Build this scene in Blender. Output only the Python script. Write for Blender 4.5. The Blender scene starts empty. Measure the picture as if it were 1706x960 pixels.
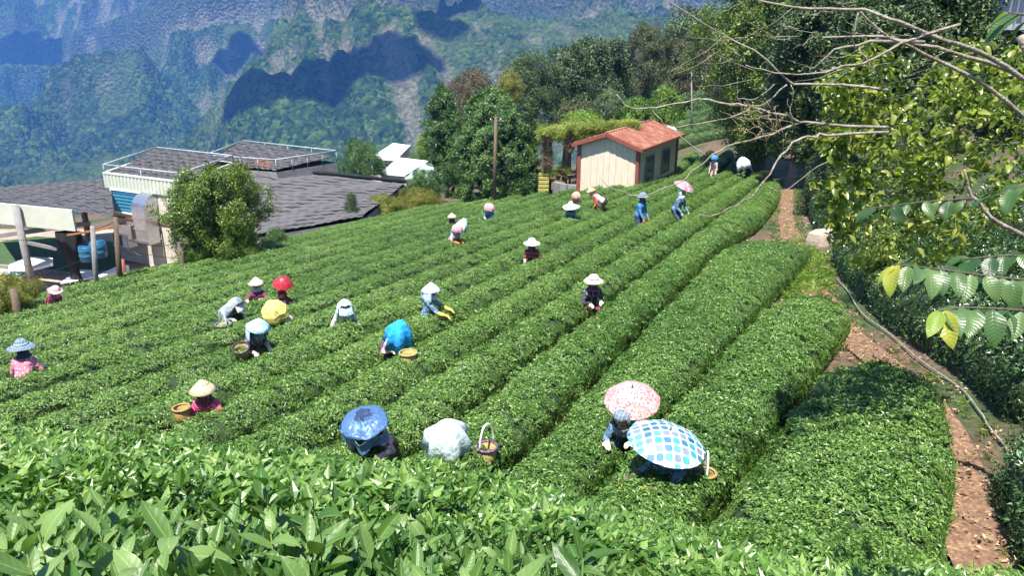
import bpy, math, random
import numpy as np
from mathutils import Vector, Matrix, Euler

random.seed(11)
RNG = np.random.default_rng(11)
SC = bpy.context.scene
COL = SC.collection
PI = math.pi
R = math.radians

# ------------------------------------------------------------------ camera
F_PX, PITCH = 1265.0, 19.0
cam_d = bpy.data.cameras.new('camera')
cam_d.lens = F_PX / 1706 * 36
cam_d.sensor_width = 36
cam_d.clip_start, cam_d.clip_end = 0.05, 20000
cam = bpy.data.objects.new('camera', cam_d)
COL.objects.link(cam)
cam.location = (0, 0, 0)
cam.rotation_euler = (R(90 - PITCH), 0, 0)
SC.camera = cam

# ------------------------------------------------------------------ sky, sun, exposure
SUN_DIR = Vector((-0.13, -0.38, 0.91)).normalized()      # towards the sun: high, behind the camera and a little to its left
sun_el = math.asin(SUN_DIR.z)
sun_az = math.atan2(SUN_DIR.x, SUN_DIR.y)
world = bpy.data.worlds.new('World')
SC.world = world
world.use_nodes = True
wn = world.node_tree.nodes
sky = wn.new('ShaderNodeTexSky')
sky.sky_type = 'NISHITA'
sky.sun_disc = False
sky.sun_elevation = sun_el
sky.sun_rotation = sun_az
sky.altitude = 1300
sky.air_density = 1.0
sky.dust_density = 0.6
world.node_tree.links.new(sky.outputs[0], wn['Background'].inputs[0])
wn['Background'].inputs[1].default_value = 0.085
sd = bpy.data.lights.new('sun', 'SUN')
sd.energy = 5.0
sd.angle = R(0.5)
sd.color = (1.0, 0.955, 0.88)
sun = bpy.data.objects.new('sun', sd)
COL.objects.link(sun)
sun.rotation_euler = (-SUN_DIR).to_track_quat('-Z', 'Y').to_euler()
SC.view_settings.view_transform = 'Standard'
SC.view_settings.look = 'None'
SC.view_settings.gamma = 1.0
SC.view_settings.exposure = 1.45
SC.view_settings.use_curve_mapping = False
SC.render.film_transparent = False
try:
    SC.cycles.use_denoising = True
    SC.cycles.use_light_tree = False
    SC.cycles.debug_use_spatial_splits = True
    SC.cycles.volume_bounces = 1
    SC.cycles.max_bounces = 4
    SC.cycles.diffuse_bounces = 2
    SC.cycles.glossy_bounces = 2
    SC.cycles.transmission_bounces = 2
    SC.cycles.transparent_max_bounces = 8
except Exception:
    pass

# ------------------------------------------------------------------ from a direction of view to a place
CP, SP = math.cos(R(PITCH)), math.sin(R(PITCH))
def ray(px, py):
    x, yc = (px - 853) / F_PX, (py - 480) / F_PX
    return Vector((x, CP - yc * SP, -(SP + yc * CP)))
def P(px, py, Y):
    d = ray(px, py)
    return d * (Y / d.y)
def PZ(px, py, z):
    d = ray(px, py)
    return d * (z / d.z)
CAN = 0.62                                              # height of the tea canopy above the soil
def T(px, py, h=CAN):                                   # on the slope of the field, h above the soil
    d = ray(px, py)
    t = (-(4.37) + h) / (d.z + 0.125 * d.y - 0.085 * d.x)
    return d * t

# ------------------------------------------------------------------ noise in numpy
def _hash(ix, iy, seed):
    h = (ix.astype(np.int64) * 374761393 + iy.astype(np.int64) * 668265263 + seed * 1442695041) & 0xFFFFFFFF
    h = ((h ^ (h >> 13)) * 1274126177) & 0xFFFFFFFF
    return ((h ^ (h >> 16)) & 0xFFFFFF) / float(0xFFFFFF)
def vnoise(x, y, seed=0):
    x, y = np.asarray(x, float), np.asarray(y, float)
    ix, iy = np.floor(x), np.floor(y)
    fx, fy = x - ix, y - iy
    ux, uy = fx * fx * fx * (fx * (fx * 6 - 15) + 10), fy * fy * fy * (fy * (fy * 6 - 15) + 10)
    a, b = _hash(ix, iy, seed), _hash(ix + 1, iy, seed)
    c, d = _hash(ix, iy + 1, seed), _hash(ix + 1, iy + 1, seed)
    return (a + (b - a) * ux) * (1 - uy) + (c + (d - c) * ux) * uy
def fbm(x, y, octaves=5, seed=0, gain=0.5):
    s, a, tot = 0.0, 1.0, 0.0
    for o in range(octaves):
        s = s + a * vnoise(x * 2 ** o + 17.3 * o, y * 2 ** o - 9.1 * o, seed + o)
        tot += a
        a *= gain
    return s / tot
def ridged(x, y, octaves=5, seed=0, gain=0.5):
    s, a, tot = 0.0, 1.0, 0.0
    for o in range(octaves):
        s = s + a * (1 - np.abs(2 * vnoise(x * 2 ** o + 5.7 * o, y * 2 ** o + 3.3 * o, seed + o) - 1))
        tot += a
        a *= gain
    return s / tot
def sm(a, b, x):
    t = np.clip((np.asarray(x, float) - a) / (b - a), 0, 1)
    return t * t * (3 - 2 * t)

# ------------------------------------------------------------------ objects
def tag(o, label=None, cat=None, group=None, kind=None):
    if label: o['label'] = label
    if cat: o['category'] = cat
    if group: o['group'] = group
    if kind: o['kind'] = kind
    return o
def empty(name, loc=(0, 0, 0), rz=0.0, label=None, cat=None, group=None, kind=None):
    o = bpy.data.objects.new(name, None)
    o.empty_display_size = 0.1
    COL.objects.link(o)
    o.location = loc
    o.rotation_euler = (0, 0, rz)
    return tag(o, label, cat, group, kind)
def link(name, me, mats=None, parent=None, loc=None, rot=None):
    if mats is not None:
        for m in (mats if isinstance(mats, (list, tuple)) else [mats]):
            me.materials.append(m)
    o = bpy.data.objects.new(name, me)
    COL.objects.link(o)
    if parent is not None: o.parent = parent
    if loc is not None: o.location = loc
    if rot is not None: o.rotation_euler = rot
    return o
def np_mesh(name, v, f, smooth=False):
    me = bpy.data.meshes.new(name)
    me.from_pydata([tuple(p) for p in v] if not isinstance(v, np.ndarray) else v.tolist(), [], f if isinstance(f, list) else f.tolist())
    if smooth: me.polygons.foreach_set('use_smooth', [True] * len(me.polygons))
    return me
def grid_mesh(name, X, Y, Z, smooth=True):
    ny, nx = X.shape
    v = np.stack([X.ravel(), Y.ravel(), Z.ravel()], 1)
    i = np.arange(nx * ny).reshape(ny, nx)
    f = np.stack([i[:-1, :-1].ravel(), i[:-1, 1:].ravel(), i[1:, 1:].ravel(), i[1:, :-1].ravel()], 1)
    me = bpy.data.meshes.new(name)
    me.vertices.add(len(v)); me.vertices.foreach_set('co', v.ravel())
    me.loops.add(f.size); me.loops.foreach_set('vertex_index', f.ravel())
    me.polygons.add(len(f)); me.polygons.foreach_set('loop_start', np.arange(0, f.size, 4))
    me.update(calc_edges=True)
    if smooth: me.polygons.foreach_set('use_smooth', np.ones(len(f), bool))
    me.validate()
    return me
def vattr(me, name, arr, dom='POINT', typ='FLOAT'):
    a = me.attributes.new(name, typ, dom)
    a.data.foreach_set('value' if typ != 'FLOAT_VECTOR' else 'vector', np.ascontiguousarray(arr).ravel())
    return a

class MB:
    """collects shapes; build() links them as one mesh object"""
    def __init__(s): s.v, s.f, s.m, s.sm = [], [], [], []
    def add(s, v, f, mi=0, smooth=False):
        k = len(s.v)
        s.v += [tuple(p) for p in v]
        for q in f:
            s.f.append(tuple(k + i for i in q)); s.m.append(mi); s.sm.append(smooth)
        return s
    def box(s, c, d, rz=0.0, mi=0, M=None):
        hx, hy, hz = d[0] / 2, d[1] / 2, d[2] / 2
        pts = [Vector((x, y, z)) for z in (-hz, hz) for x, y in ((-hx, -hy), (hx, -hy), (hx, hy), (-hx, hy))]
        M = M or Matrix.Rotation(rz, 3, 'Z')
        c = Vector(c)
        return s.add([c + M @ p for p in pts], [(3, 2, 1, 0), (4, 5, 6, 7), (0, 1, 5, 4), (1, 2, 6, 5), (2, 3, 7, 6), (3, 0, 4, 7)], mi)
    def bar(s, a, b, w, h=None, mi=0, up=(0, 0, 1)):
        a, b = Vector(a), Vector(b)
        h = h or w
        d = (b - a).normalized()
        x = d.cross(Vector(up))
        if x.length < 1e-4: x = d.cross(Vector((1, 0, 0)))
        x.normalize(); y = x.cross(d)
        o = [x * (-w / 2) + y * (-h / 2), x * (w / 2) + y * (-h / 2), x * (w / 2) + y * (h / 2), x * (-w / 2) + y * (h / 2)]
        return s.add([a + p for p in o] + [b + p for p in o], [(3, 2, 1, 0), (4, 5, 6, 7), (0, 1, 5, 4), (1, 2, 6, 5), (2, 3, 7, 6), (3, 0, 4, 7)], mi)
    def tube(s, pts, rad, n=8, mi=0, caps=True, smooth=True):
        pts = [Vector(p) for p in pts]
        rad = rad if isinstance(rad, (list, tuple)) else [rad] * len(pts)
        vs, fs, prev = [], [], None
        for i, p in enumerate(pts):
            d = (pts[min(i + 1, len(pts) - 1)] - pts[max(i - 1, 0)]).normalized()
            if prev is None:
                x = d.orthogonal().normalized()
            else:
                x = prev - d * prev.dot(d)
                x = x.normalized() if x.length > 1e-5 else d.orthogonal().normalized()
            prev = x; y = d.cross(x)
            for k in range(n):
                a = 2 * PI * k / n
                vs.append(p + (x * math.cos(a) + y * math.sin(a)) * rad[i])
        for i in range(len(pts) - 1):
            for k in range(n):
                fs.append((i * n + k, i * n + (k + 1) % n, (i + 1) * n + (k + 1) % n, (i + 1) * n + k))
        if caps:
            fs.append(tuple(reversed(range(n)))); fs.append(tuple(range((len(pts) - 1) * n, len(pts) * n)))
        return s.add(vs, fs, mi, smooth)
    def lathe(s, prof, n=20, c=(0, 0, 0), mi=0, smooth=True):
        c = Vector(c); vs, fs = [], []
        for r, z in prof:
            for k in range(n):
                a = 2 * PI * k / n
                vs.append(c + Vector((r * math.cos(a), r * math.sin(a), z)))
        for i in range(len(prof) - 1):
            for k in range(n):
                fs.append((i * n + k, i * n + (k + 1) % n, (i + 1) * n + (k + 1) % n, (i + 1) * n + k))
        return s.add(vs, fs, mi, smooth)
    def slab(s, poly, dz, mi=0):
        """a flat polygon (3-D points) given thickness downwards"""
        a = [Vector(p) for p in poly]; b = [p - Vector((0, 0, dz)) for p in a]; n = len(a)
        return s.add(a + b, [tuple(range(n)), tuple(reversed(range(n, 2 * n)))] + [(n + i, n + (i + 1) % n, (i + 1) % n, i) for i in range(n)], mi)
    def quad_thick(s, a, b, c, d, t, mi=0):
        a, b, c, d = map(Vector, (a, b, c, d))
        n = (b - a).cross(d - a).normalized() * t
        v = [a, b, c, d, a - n, b - n, c - n, d - n]
        return s.add(v, [(0, 1, 2, 3), (7, 6, 5, 4), (4, 5, 1, 0), (5, 6, 2, 1), (6, 7, 3, 2), (7, 4, 0, 3)], mi)
    def build(s, name, mats, parent=None, base=None, loc=None):
        me = bpy.data.meshes.new(name)
        v = s.v if base is None else [(p[0] - base[0], p[1] - base[1], p[2] - base[2]) for p in s.v]
        me.from_pydata(v, [], s.f)
        o = link(name, me, mats, parent, loc)
        me.polygons.foreach_set('material_index', s.m)
        me.polygons.foreach_set('use_smooth', s.sm)
        me.update()
        return o

# ------------------------------------------------------------------ materials
def newmat(name):
    m = bpy.data.materials.new(name); m.use_nodes = True
    nt = m.node_tree
    return m, nt, nt.nodes['Principled BSDF'], nt.nodes['Material Output']
def nd(nt, typ, **kw):
    n = nt.nodes.new(typ)
    for k, v in kw.items():
        if hasattr(n, k): setattr(n, k, v)
        else: n.inputs[k].default_value = v
    return n
def ramp(nt, fac, stops):
    r = nt.nodes.new('ShaderNodeValToRGB')
    e = r.color_ramp.elements
    while len(e) < len(stops): e.new(0.5)
    for i, (p, c) in enumerate(stops):
        e[i].position = p; e[i].color = (*c, 1) if len(c) == 3 else c
    nt.links.new(fac, r.inputs[0])
    return r
def mixc(nt, fac, a, b, mode='MIX'):
    m = nt.nodes.new('ShaderNodeMix'); m.data_type = 'RGBA'; m.blend_type = mode
    for s, v in ((m.inputs[0], fac), (m.inputs[6], a), (m.inputs[7], b)):
        if isinstance(v, (int, float)): s.default_value = v
        elif isinstance(v, tuple): s.default_value = (*v, 1) if len(v) == 3 else v
        else: nt.links.new(v, s)
    return m.outputs[2]
def pmat(name, c1, c2=None, scale=4.0, rough=0.7, metal=0.0, bump=0.0, bscale=None, c3=None, spec=0.4, detail=5.0, stretch=(1, 1, 1)):
    m, nt, b, out = newmat(name)
    b.inputs['Roughness'].default_value = rough
    b.inputs['Metallic'].default_value = metal
    b.inputs['Specular IOR Level'].default_value = spec
    tc = nd(nt, 'ShaderNodeTexCoord')
    mp = nd(nt, 'ShaderNodeMapping'); mp.inputs['Scale'].default_value = stretch
    nt.links.new(tc.outputs['Object'], mp.inputs[0])
    n = nd(nt, 'ShaderNodeTexNoise', Scale=scale, Detail=detail, Roughness=0.6)
    nt.links.new(mp.outputs[0], n.inputs['Vector'])
    c2 = c2 or tuple(x * 0.8 for x in c1)
    st = [(0.3, c2), (0.66, c1)] if c3 is None else [(0.28, c2), (0.5, c1), (0.72, c3)]
    nt.links.new(ramp(nt, n.outputs[0], st).outputs[0], b.inputs['Base Color'])
    if bump:
        n2 = nd(nt, 'ShaderNodeTexNoise', Scale=bscale or scale * 3, Detail=4.0)
        nt.links.new(mp.outputs[0], n2.inputs['Vector'])
        bp = nd(nt, 'ShaderNodeBump', Strength=bump, Distance=0.05)
        nt.links.new(n2.outputs[0], bp.inputs['Height'])
        nt.links.new(bp.outputs[0], b.inputs['Normal'])
    return m
def leafmat(name, dark, mid, light, rough=0.4, trans=0.25, tcol=None, spec=0.5, patch=0.25, tint=None):
    m, nt, b, out = newmat(name)
    at = nd(nt, 'ShaderNodeAttribute'); at.attribute_name = 'v'
    oi = nd(nt, 'ShaderNodeObjectInfo')
    geo = nd(nt, 'ShaderNodeNewGeometry')
    n = nd(nt, 'ShaderNodeTexNoise', Scale=patch, Detail=3.0)
    nt.links.new(geo.outputs['Position'], n.inputs['Vector'])
    a = nd(nt, 'ShaderNodeMath', operation='MULTIPLY_ADD'); a.inputs[1].default_value = 0.22; 
    nt.links.new(oi.outputs['Random'], a.inputs[0]); nt.links.new(at.outputs['Fac'], a.inputs[2])
    a2 = nd(nt, 'ShaderNodeMath', operation='MULTIPLY_ADD'); a2.inputs[1].default_value = 1.0
    nt.links.new(n.outputs[0], a2.inputs[0]); nt.links.new(a.outputs[0], a2.inputs[2])
    a3 = nd(nt, 'ShaderNodeMath', operation='SUBTRACT'); a3.inputs[1].default_value = 0.61
    nt.links.new(a2.outputs[0], a3.inputs[0])
    col = ramp(nt, a3.outputs[0], [(0.08, dark), (0.5, mid), (0.95, light)]).outputs[0]
    nt.links.new(col, b.inputs['Base Color'])
    b.inputs['Roughness'].default_value = rough
    b.inputs['Specular IOR Level'].default_value = spec
    if trans > 0:
        t = nd(nt, 'ShaderNodeBsdfTranslucent')
        tc = mixc(nt, 1.0, col, tcol or (1.3, 1.5, 0.5), 'MULTIPLY')
        nt.links.new(tc, t.inputs['Color'])
        mx = nd(nt, 'ShaderNodeMixShader'); mx.inputs[0].default_value = trans
        nt.links.new(b.outputs[0], mx.inputs[1]); nt.links.new(t.outputs[0], mx.inputs[2])
        nt.links.new(mx.outputs[0], out.inputs['Surface'])
    return m

# ------------------------------------------------------------------ leaves and scattering
def kite(L, W, fold=0.35, droop=0.15):
    """small folded leaf along +Y: 5 points, 4 triangles"""
    v = np.array([(0, 0, 0), (-W / 2, L * .45, fold * W * .5), (W / 2, L * .45, fold * W * .5), (0, L, -droop * L), (0, L * .48, 0)])
    f = [(0, 4, 1), (0, 2, 4), (1, 4, 3), (4, 2, 3)]
    return v, f
def rot_euler(v, e):
    return v @ np.array(Euler(e).to_matrix()).T
def leaf_pile(items, vrange=(0, 1), rng=None):
    """items: list of (leaf (v, f), euler, loc, scale) -> (verts, faces, per-face value)"""
    V, Fc, A, k = [], [], [], 0
    for (v, f), e, loc, s in items:
        V.append(rot_euler(v * s, e) + np.array(loc))
        Fc += [tuple(i + k for i in q) for q in f]
        A += [random.uniform(*vrange)] * len(f)
        k += len(v)
    return np.concatenate(V), Fc, np.array(A)
_GN = None
def scatter_group():
    global _GN
    if _GN: return _GN
    g = bpy.data.node_groups.new('scatter', 'GeometryNodeTree')
    g.interface.new_socket('Geometry', in_out='INPUT', socket_type='NodeSocketGeometry')
    g.interface.new_socket('Geometry', in_out='OUTPUT', socket_type='NodeSocketGeometry')
    N, Lk = g.nodes, g.links
    gi, go = N.new('NodeGroupInput'), N.new('NodeGroupOutput')
    def attr(nm, t):
        a = N.new('GeometryNodeInputNamedAttribute'); a.data_type = t; a.inputs[0].default_value = nm
        return a.outputs[0]
    vid = attr('vid', 'INT')
    def sep(k):
        c = N.new('FunctionNodeCompare'); c.data_type = 'INT'; c.operation = 'EQUAL'
        Lk.new(vid, c.inputs['A'] if 'A' in c.inputs else c.inputs[2])
        for s in c.inputs:
            if s.type == 'INT' and s.name == 'A': Lk.new(vid, s)
            if s.type == 'INT' and s.name == 'B': s.default_value = k
        s = N.new('GeometryNodeSeparateGeometry'); s.domain = 'POINT'
        Lk.new(gi.outputs[0], s.inputs[0]); Lk.new(c.outputs[0], s.inputs[1])
        return s.outputs[0]
    j = N.new('GeometryNodeJoinGeometry')
    for k in range(4):
        ti = N.new('GeometryNodeGeometryToInstance')
        Lk.new(sep(k), ti.inputs[0]); Lk.new(ti.outputs[0], j.inputs[0])
    ip = N.new('GeometryNodeInstanceOnPoints')
    Lk.new(sep(-1), ip.inputs['Points']); Lk.new(j.outputs[0], ip.inputs['Instance'])
    ip.inputs['Pick Instance'].default_value = True
    Lk.new(attr('pick', 'INT'), ip.inputs['Instance Index'])
    er = N.new('FunctionNodeEulerToRotation')
    Lk.new(attr('rot', 'FLOAT_VECTOR'), er.inputs[0]); Lk.new(er.outputs[0], ip.inputs['Rotation'])
    Lk.new(attr('scl', 'FLOAT'), ip.inputs['Scale'])
    Lk.new(ip.outputs[0], go.inputs[0])
    _GN = g
    return g
def scatter(name, variants, pts, rots, scl, mat, parent=None, smooth=False, kind='stuff', uv=None):
    """one object whose leaf clumps stand on pts; variants: four (verts, faces, facevalue)"""
    V, Fc, A, vid, k = [], [], [], [], 0
    for q in range(4):
        v, f, a = variants[q % len(variants)]
        V.append(v); Fc += [tuple(i + k for i in t) for t in f]; A.append(a); vid += [q] * len(v); k += len(v)
    pts = np.asarray(pts, float)
    n = len(pts)
    V.append(pts); vid += [-1] * n
    V = np.concatenate(V)
    me = bpy.data.meshes.new(name)
    me.from_pydata(V.tolist(), [], Fc)
    if smooth: me.polygons.foreach_set('use_smooth', [True] * len(me.polygons))
    vattr(me, 'v', np.concatenate(A), 'FACE')
    vattr(me, 'vid', np.array(vid, np.int32), 'POINT', 'INT')
    ro = np.zeros((k + n, 3)); ro[k:] = rots
    vattr(me, 'rot', ro, 'POINT', 'FLOAT_VECTOR')
    sc = np.ones(k + n); sc[k:] = scl
    vattr(me, 'scl', sc)
    pk = np.zeros(k + n, np.int32); pk[k:] = RNG.integers(0, 4, n)
    vattr(me, 'pick', pk, 'POINT', 'INT')
    o = link(name, me, mat, parent)
    if uv: pass
    md = o.modifiers.new('scatter', 'NODES'); md.node_group = scatter_group()
    if kind: o['kind'] = kind
    return o
def normal_rot(nrm, spin):
    """euler angles that turn +Z onto each normal after a spin about it"""
    out = np.empty((len(nrm), 3))
    for i, (n, s) in enumerate(zip(nrm, spin)):
        q = Vector(n).to_track_quat('Z', 'Y') @ Euler((0, 0, s)).to_quaternion()
        out[i] = q.to_euler()
    return out
HAZE = 0.00017

# ================================================================== terrain
def ns(n, s): return 0.893 * n + 0.45 * s, -0.45 * n + 0.893 * s
path_px = [(1650, 990), (1625, 900), (1592, 800), (1570, 715), (1498, 632), (1408, 560), (1352, 480), (1325, 425), (1309, 370), (1312, 318), (1322, 285)]
path_pts = [T(a, b, 0.0) for a, b in path_px]
_py = np.array([-60.0, 2.0] + [p.y for p in path_pts] + [120.0])
_px = np.array([1.6, 3.6] + [p.x for p in path_pts] + [path_pts[-1].x + 18.0])
def path_x(y): return np.interp(y, _py, _px)

def ground(x, y):
    x, y = np.asarray(x, float), np.asarray(y, float)
    n = 0.893 * x - 0.45 * y
    z = -(4.37 + 0.125 * y - 0.085 * x)
    # the steep slope under the camera
    zb = np.minimum(-(0.30 + 0.66 * y + 0.10 * x) - CAN, -1.62 - 0.02 * (y + 2))
    zb = np.where(x > 3.2, zb - (x - 3.2) * 0.9, zb)
    k = 0.35
    h = np.clip(0.5 + 0.5 * (zb - z) / k, 0, 1)
    z = z * (1 - h) + zb * h + k * h * (1 - h)
    # bank on the far side of the path
    dr = x - path_x(y) - 0.55
    bank = 0.42 * np.clip(dr, 0, 5.0) + 0.08 * np.clip(dr - 5, 0, 40)
    z = z + bank * sm(0.0, 1.0, dr) * (1 - 0.35 * sm(25, 45, y))
    # hill behind the shed and to the right
    z = z + 0.175 * np.clip(y - 47, 0, 60) * sm(2, 15, x - 0.05 * (y - 47))
    # the yard below the left edge of the field
    yard = -10.0 - 0.13 * np.clip(y - 44, 0, 60) - 0.5 * np.clip(-n - 56, 0, 400)
    w = sm(-23.5, -24.4, n) * sm(12, 17, y)
    z = z * (1 - w) + np.minimum(yard, z + 0.4) * w
    # into the valley
    z = z - 0.55 * np.clip(y - 105, 0, 900) - 0.5 * np.clip(y - 62, 0, 43) * sm(-2, -14, x - 0.12 * (y - 60))
    z = z - 0.25 * np.clip(-x - 60, 0, 300)
    return np.maximum(z, -460)
def gz(x, y): return float(ground(x, y))

def axis(*segs):
    out = []
    for a, b, st in segs: out += list(np.arange(a, b, st))
    return np.array(out + [segs[-1][1]])
gx = axis((-700, -100, 30), (-100, -32, 4), (-32, 26, 0.5), (26, 100, 3), (100, 700, 40))
gy = axis((-60, -4, 4), (-4, 62, 0.5), (62, 130, 3), (130, 1000, 30))
GX, GY = np.meshgrid(gx, gy)
GZ = ground(GX, GY) + 0.05 * (fbm(GX * 0.9, GY * 0.9, 3, 5) - 0.5) * (np.abs(GX) < 60)
me = grid_mesh('ground', GX, GY, GZ)
m_soil, nt, b, out = newmat('soil_and_weeds')
geo = nd(nt, 'ShaderNodeNewGeometry')
n1 = nd(nt, 'ShaderNodeTexNoise', Scale=0.35, Detail=6.0)
n2 = nd(nt, 'ShaderNodeTexNoise', Scale=9.0, Detail=6.0, Roughness=0.7)
nt.links.new(geo.outputs['Position'], n1.inputs['Vector']); nt.links.new(geo.outputs['Position'], n2.inputs['Vector'])
soil = ramp(nt, n2.outputs[0], [(0.3, (0.055, 0.032, 0.02)), (0.55, (0.12, 0.075, 0.048)), (0.75, (0.21, 0.14, 0.085))]).outputs[0]
weed = ramp(nt, n2.outputs[0], [(0.3, (0.018, 0.032, 0.010)), (0.6, (0.042, 0.07, 0.018)), (0.8, (0.11, 0.115, 0.045))]).outputs[0]
nt.links.new(mixc(nt, ramp(nt, n1.outputs[0], [(0.42, (0, 0, 0)), (0.56, (1, 1, 1))]).outputs[0], soil, weed), b.inputs['Base Color'])
b.inputs['Roughness'].default_value = 0.95
bp = nd(nt, 'ShaderNodeBump', Strength=0.7, Distance=0.06)
nt.links.new(n2.outputs[0], bp.inputs['Height']); nt.links.new(bp.outputs[0], b.inputs['Normal'])
tag(link('ground', me, m_soil), kind='structure')

# the dirt path
def strip(pts, width, lift, nw=9):
    c = np.array([(p[0], p[1]) for p in pts])
    d = np.concatenate([[0], np.cumsum(np.hypot(*np.diff(c, axis=0).T))])
    t = np.linspace(0, d[-1], int(d[-1] / 0.25) + 2)
    cx, cy = np.interp(t, d, c[:, 0]), np.interp(t, d, c[:, 1])
    k = np.ones(7) / 7
    pad = lambda a: np.convolve(np.pad(a, 3, mode='edge'), k, 'valid')
    cx, cy = pad(cx), pad(cy)
    tx, ty = np.gradient(cx), np.gradient(cy)
    L = np.hypot(tx, ty); tx, ty = tx / L, ty / L
    w = np.linspace(-1, 1, nw)[:, None] * width / 2 * (1 + 0.25 * (vnoise(t[None] * 0.8, t[None] * 0, 3) - 0.5))
    X, Y = cx[None] + ty[None] * w, cy[None] - tx[None] * w
    return X, Y, ground(X, Y) + lift + 0.025 * (fbm(X * 3, Y * 3, 3, 8) - 0.5)
m_dirt, nt, b, out = newmat('dirt_with_dry_leaves')
geo = nd(nt, 'ShaderNodeNewGeometry')
n1 = nd(nt, 'ShaderNodeTexNoise', Scale=2.2, Detail=8.0, Roughness=0.65)
vo = nd(nt, 'ShaderNodeTexVoronoi', Scale=26.0); vo.inputs['Randomness'].default_value = 1
for q in (n1, vo): nt.links.new(geo.outputs['Position'], q.inputs['Vector'])
base = ramp(nt, n1.outputs[0], [(0.3, (0.065, 0.036, 0.022)), (0.5, (0.15, 0.088, 0.055)), (0.7, (0.26, 0.165, 0.10))]).outputs[0]
lit = ramp(nt, vo.outputs['Color'], [(0.2, (0.10, 0.05, 0.028)), (0.6, (0.20, 0.11, 0.06)), (0.9, (0.40, 0.27, 0.15))]).outputs[0]
nt.links.new(mixc(nt, 0.5, base, lit), b.inputs['Base Color'])
b.inputs['Roughness'].default_value = 0.95
bp = nd(nt, 'ShaderNodeBump', Strength=0.5, Distance=0.02)
nt.links.new(vo.outputs['Distance'], bp.inputs['Height']); nt.links.new(bp.outputs[0], b.inputs['Normal'])
pp = [(path_x(y), y) for y in np.arange(2.5, 62, 0.5)]
X, Y, Z = strip(pp, 0.56, 0.05)
tag(link('path', grid_mesh('path', X.T, Y.T, Z.T), m_dirt), kind='structure')

# ------------------------------------------------------------------ mountains
mx = np.arange(-2400, 2401, 8.0); my = np.arange(560, 2760, 6.5)
MX, MY = np.meshgrid(mx, my)
base = np.interp(MY, [500, 700, 1000, 1400, 1700, 1900, 2150, 2500, 3300], [-400, -330, -215, -125, -45, 30, 240, 420, 640])
wx = 190 * (fbm(MX / 700, MY / 700, 3, 21) - 0.5); wy = 190 * (fbm(MX / 700, MY / 700, 3, 31) - 0.5)
rid = ridged((MX + wx * 1.6) / 620 + 0.12, (MY + wy) / 1900, 2, 4)
rid2 = ridged((MX + wx + 0.35 * MY) / 260, (MY + wy) / 420, 4, 14)
fine = ridged((MX + wx * .5 + 0.25 * MY) / 95, (MY + wy) / 260, 4, 24)
amp = np.interp(MY, [560, 1000, 1500, 2200, 3300], [60, 210, 330, 380, 360])
MZ = base + amp * (rid - 0.55) * 1.7 + 0.55 * amp * (rid2 - 0.5) + 0.26 * amp * (fine - 0.5)
# cliffs: part of the height gathers into steps
stepn = 70 + 50 * fbm(MX / 500, MY / 500, 2, 41)
q = MZ / stepn; fr = q - np.floor(q)
cl = (np.floor(q) + sm(0.32, 0.68, fr)) * stepn
cw = sm(-70, 60, MZ) * sm(0.42, 0.62, fbm(MX / 420, MY / 420, 3, 51))
MZ = MZ * (1 - cw) + cl * cw
MZ -= 210 * sm(-650, -1250, MX - 0.1 * (MY - 1700)) * sm(1300, 1900, MY)
canopy = np.random.default_rng(3).random(MX.shape)
MZ = np.minimum(MZ, 790)
gyy, gxx = np.gradient(MZ, 6.5, 8.0)
slope = np.hypot(gxx, gyy)
k = np.ones(9) / 9
blur = np.apply_along_axis(lambda a: np.convolve(np.pad(a, 4, mode='edge'), k, 'valid'), 0, MZ)
blur = np.apply_along_axis(lambda a: np.convolve(np.pad(a, 4, mode='edge'), k, 'valid'), 1, blur)
conc = blur - MZ
rock = 0.85 * sm(1.5, 2.4, slope + 0.7 * (fbm(MX / 45, MY / 45, 4, 71) - 0.5)) * sm(-120, 0, MZ)
scar = sm(2.2, 5.0, conc) * sm(0.50, 0.60, fbm(MX / 230, MY / 330, 3, 81)) * sm(-190, -60, MZ)
scar = np.maximum(scar, sm(0.66, 0.70, fbm((MX + 0.3 * MY) / 55, MY / 260, 4, 91)) * sm(0.45, 0.6, fbm(MX / 330, MY / 330, 2, 95)))
meadow = sm(0.54, 0.66, fbm(MX / 120, MY / 80, 5, 99))
MZ = MZ + 11.0 * canopy * (1 - 0.8 * np.maximum(rock, scar)) * (1 - 0.7 * meadow)
me = grid_mesh('mountain', MX, MY, MZ)
for nm, a in (('rock', rock), ('scar', scar), ('meadow', meadow)): vattr(me, nm, a.ravel())
m_mtn, nt, b, out = newmat('forested_mountain')
geo = nd(nt, 'ShaderNodeNewGeometry')
vo = nd(nt, 'ShaderNodeTexVoronoi', Scale=0.15); n1 = nd(nt, 'ShaderNodeTexNoise', Scale=0.012, Detail=8.0, Roughness=0.65)
n2 = nd(nt, 'ShaderNodeTexNoise', Scale=0.16, Detail=6.0, Roughness=0.7)
for q in (vo, n1, n2): nt.links.new(geo.outputs['Position'], q.inputs['Vector'])
def at(nt, nm):
    a = nd(nt, 'ShaderNodeAttribute'); a.attribute_name = nm
    return a.outputs['Fac']
f1 = ramp(nt, vo.outputs['Color'], [(0.1, (0.010, 0.024, 0.007)), (0.5, (0.030, 0.060, 0.015)), (0.9, (0.075, 0.115, 0.028))]).outputs[0]
f2 = ramp(nt, n1.outputs[0], [(0.35, (0.5, 0.55, 0.55)), (0.65, (1.45, 1.4, 1.2))]).outputs[0]
forest = mixc(nt, 1.0, f1, f2, 'MULTIPLY')
mead = ramp(nt, n2.outputs[0], [(0.35, (0.045, 0.075, 0.020)), (0.65, (0.105, 0.135, 0.045))]).outputs[0]
fm = nd(nt, 'ShaderNodeMath', operation='MULTIPLY'); fm.inputs[1].default_value = 0.5
nt.links.new(at(nt, 'meadow'), fm.inputs[0])
c = mixc(nt, fm.outputs[0], forest, mead)
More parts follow.
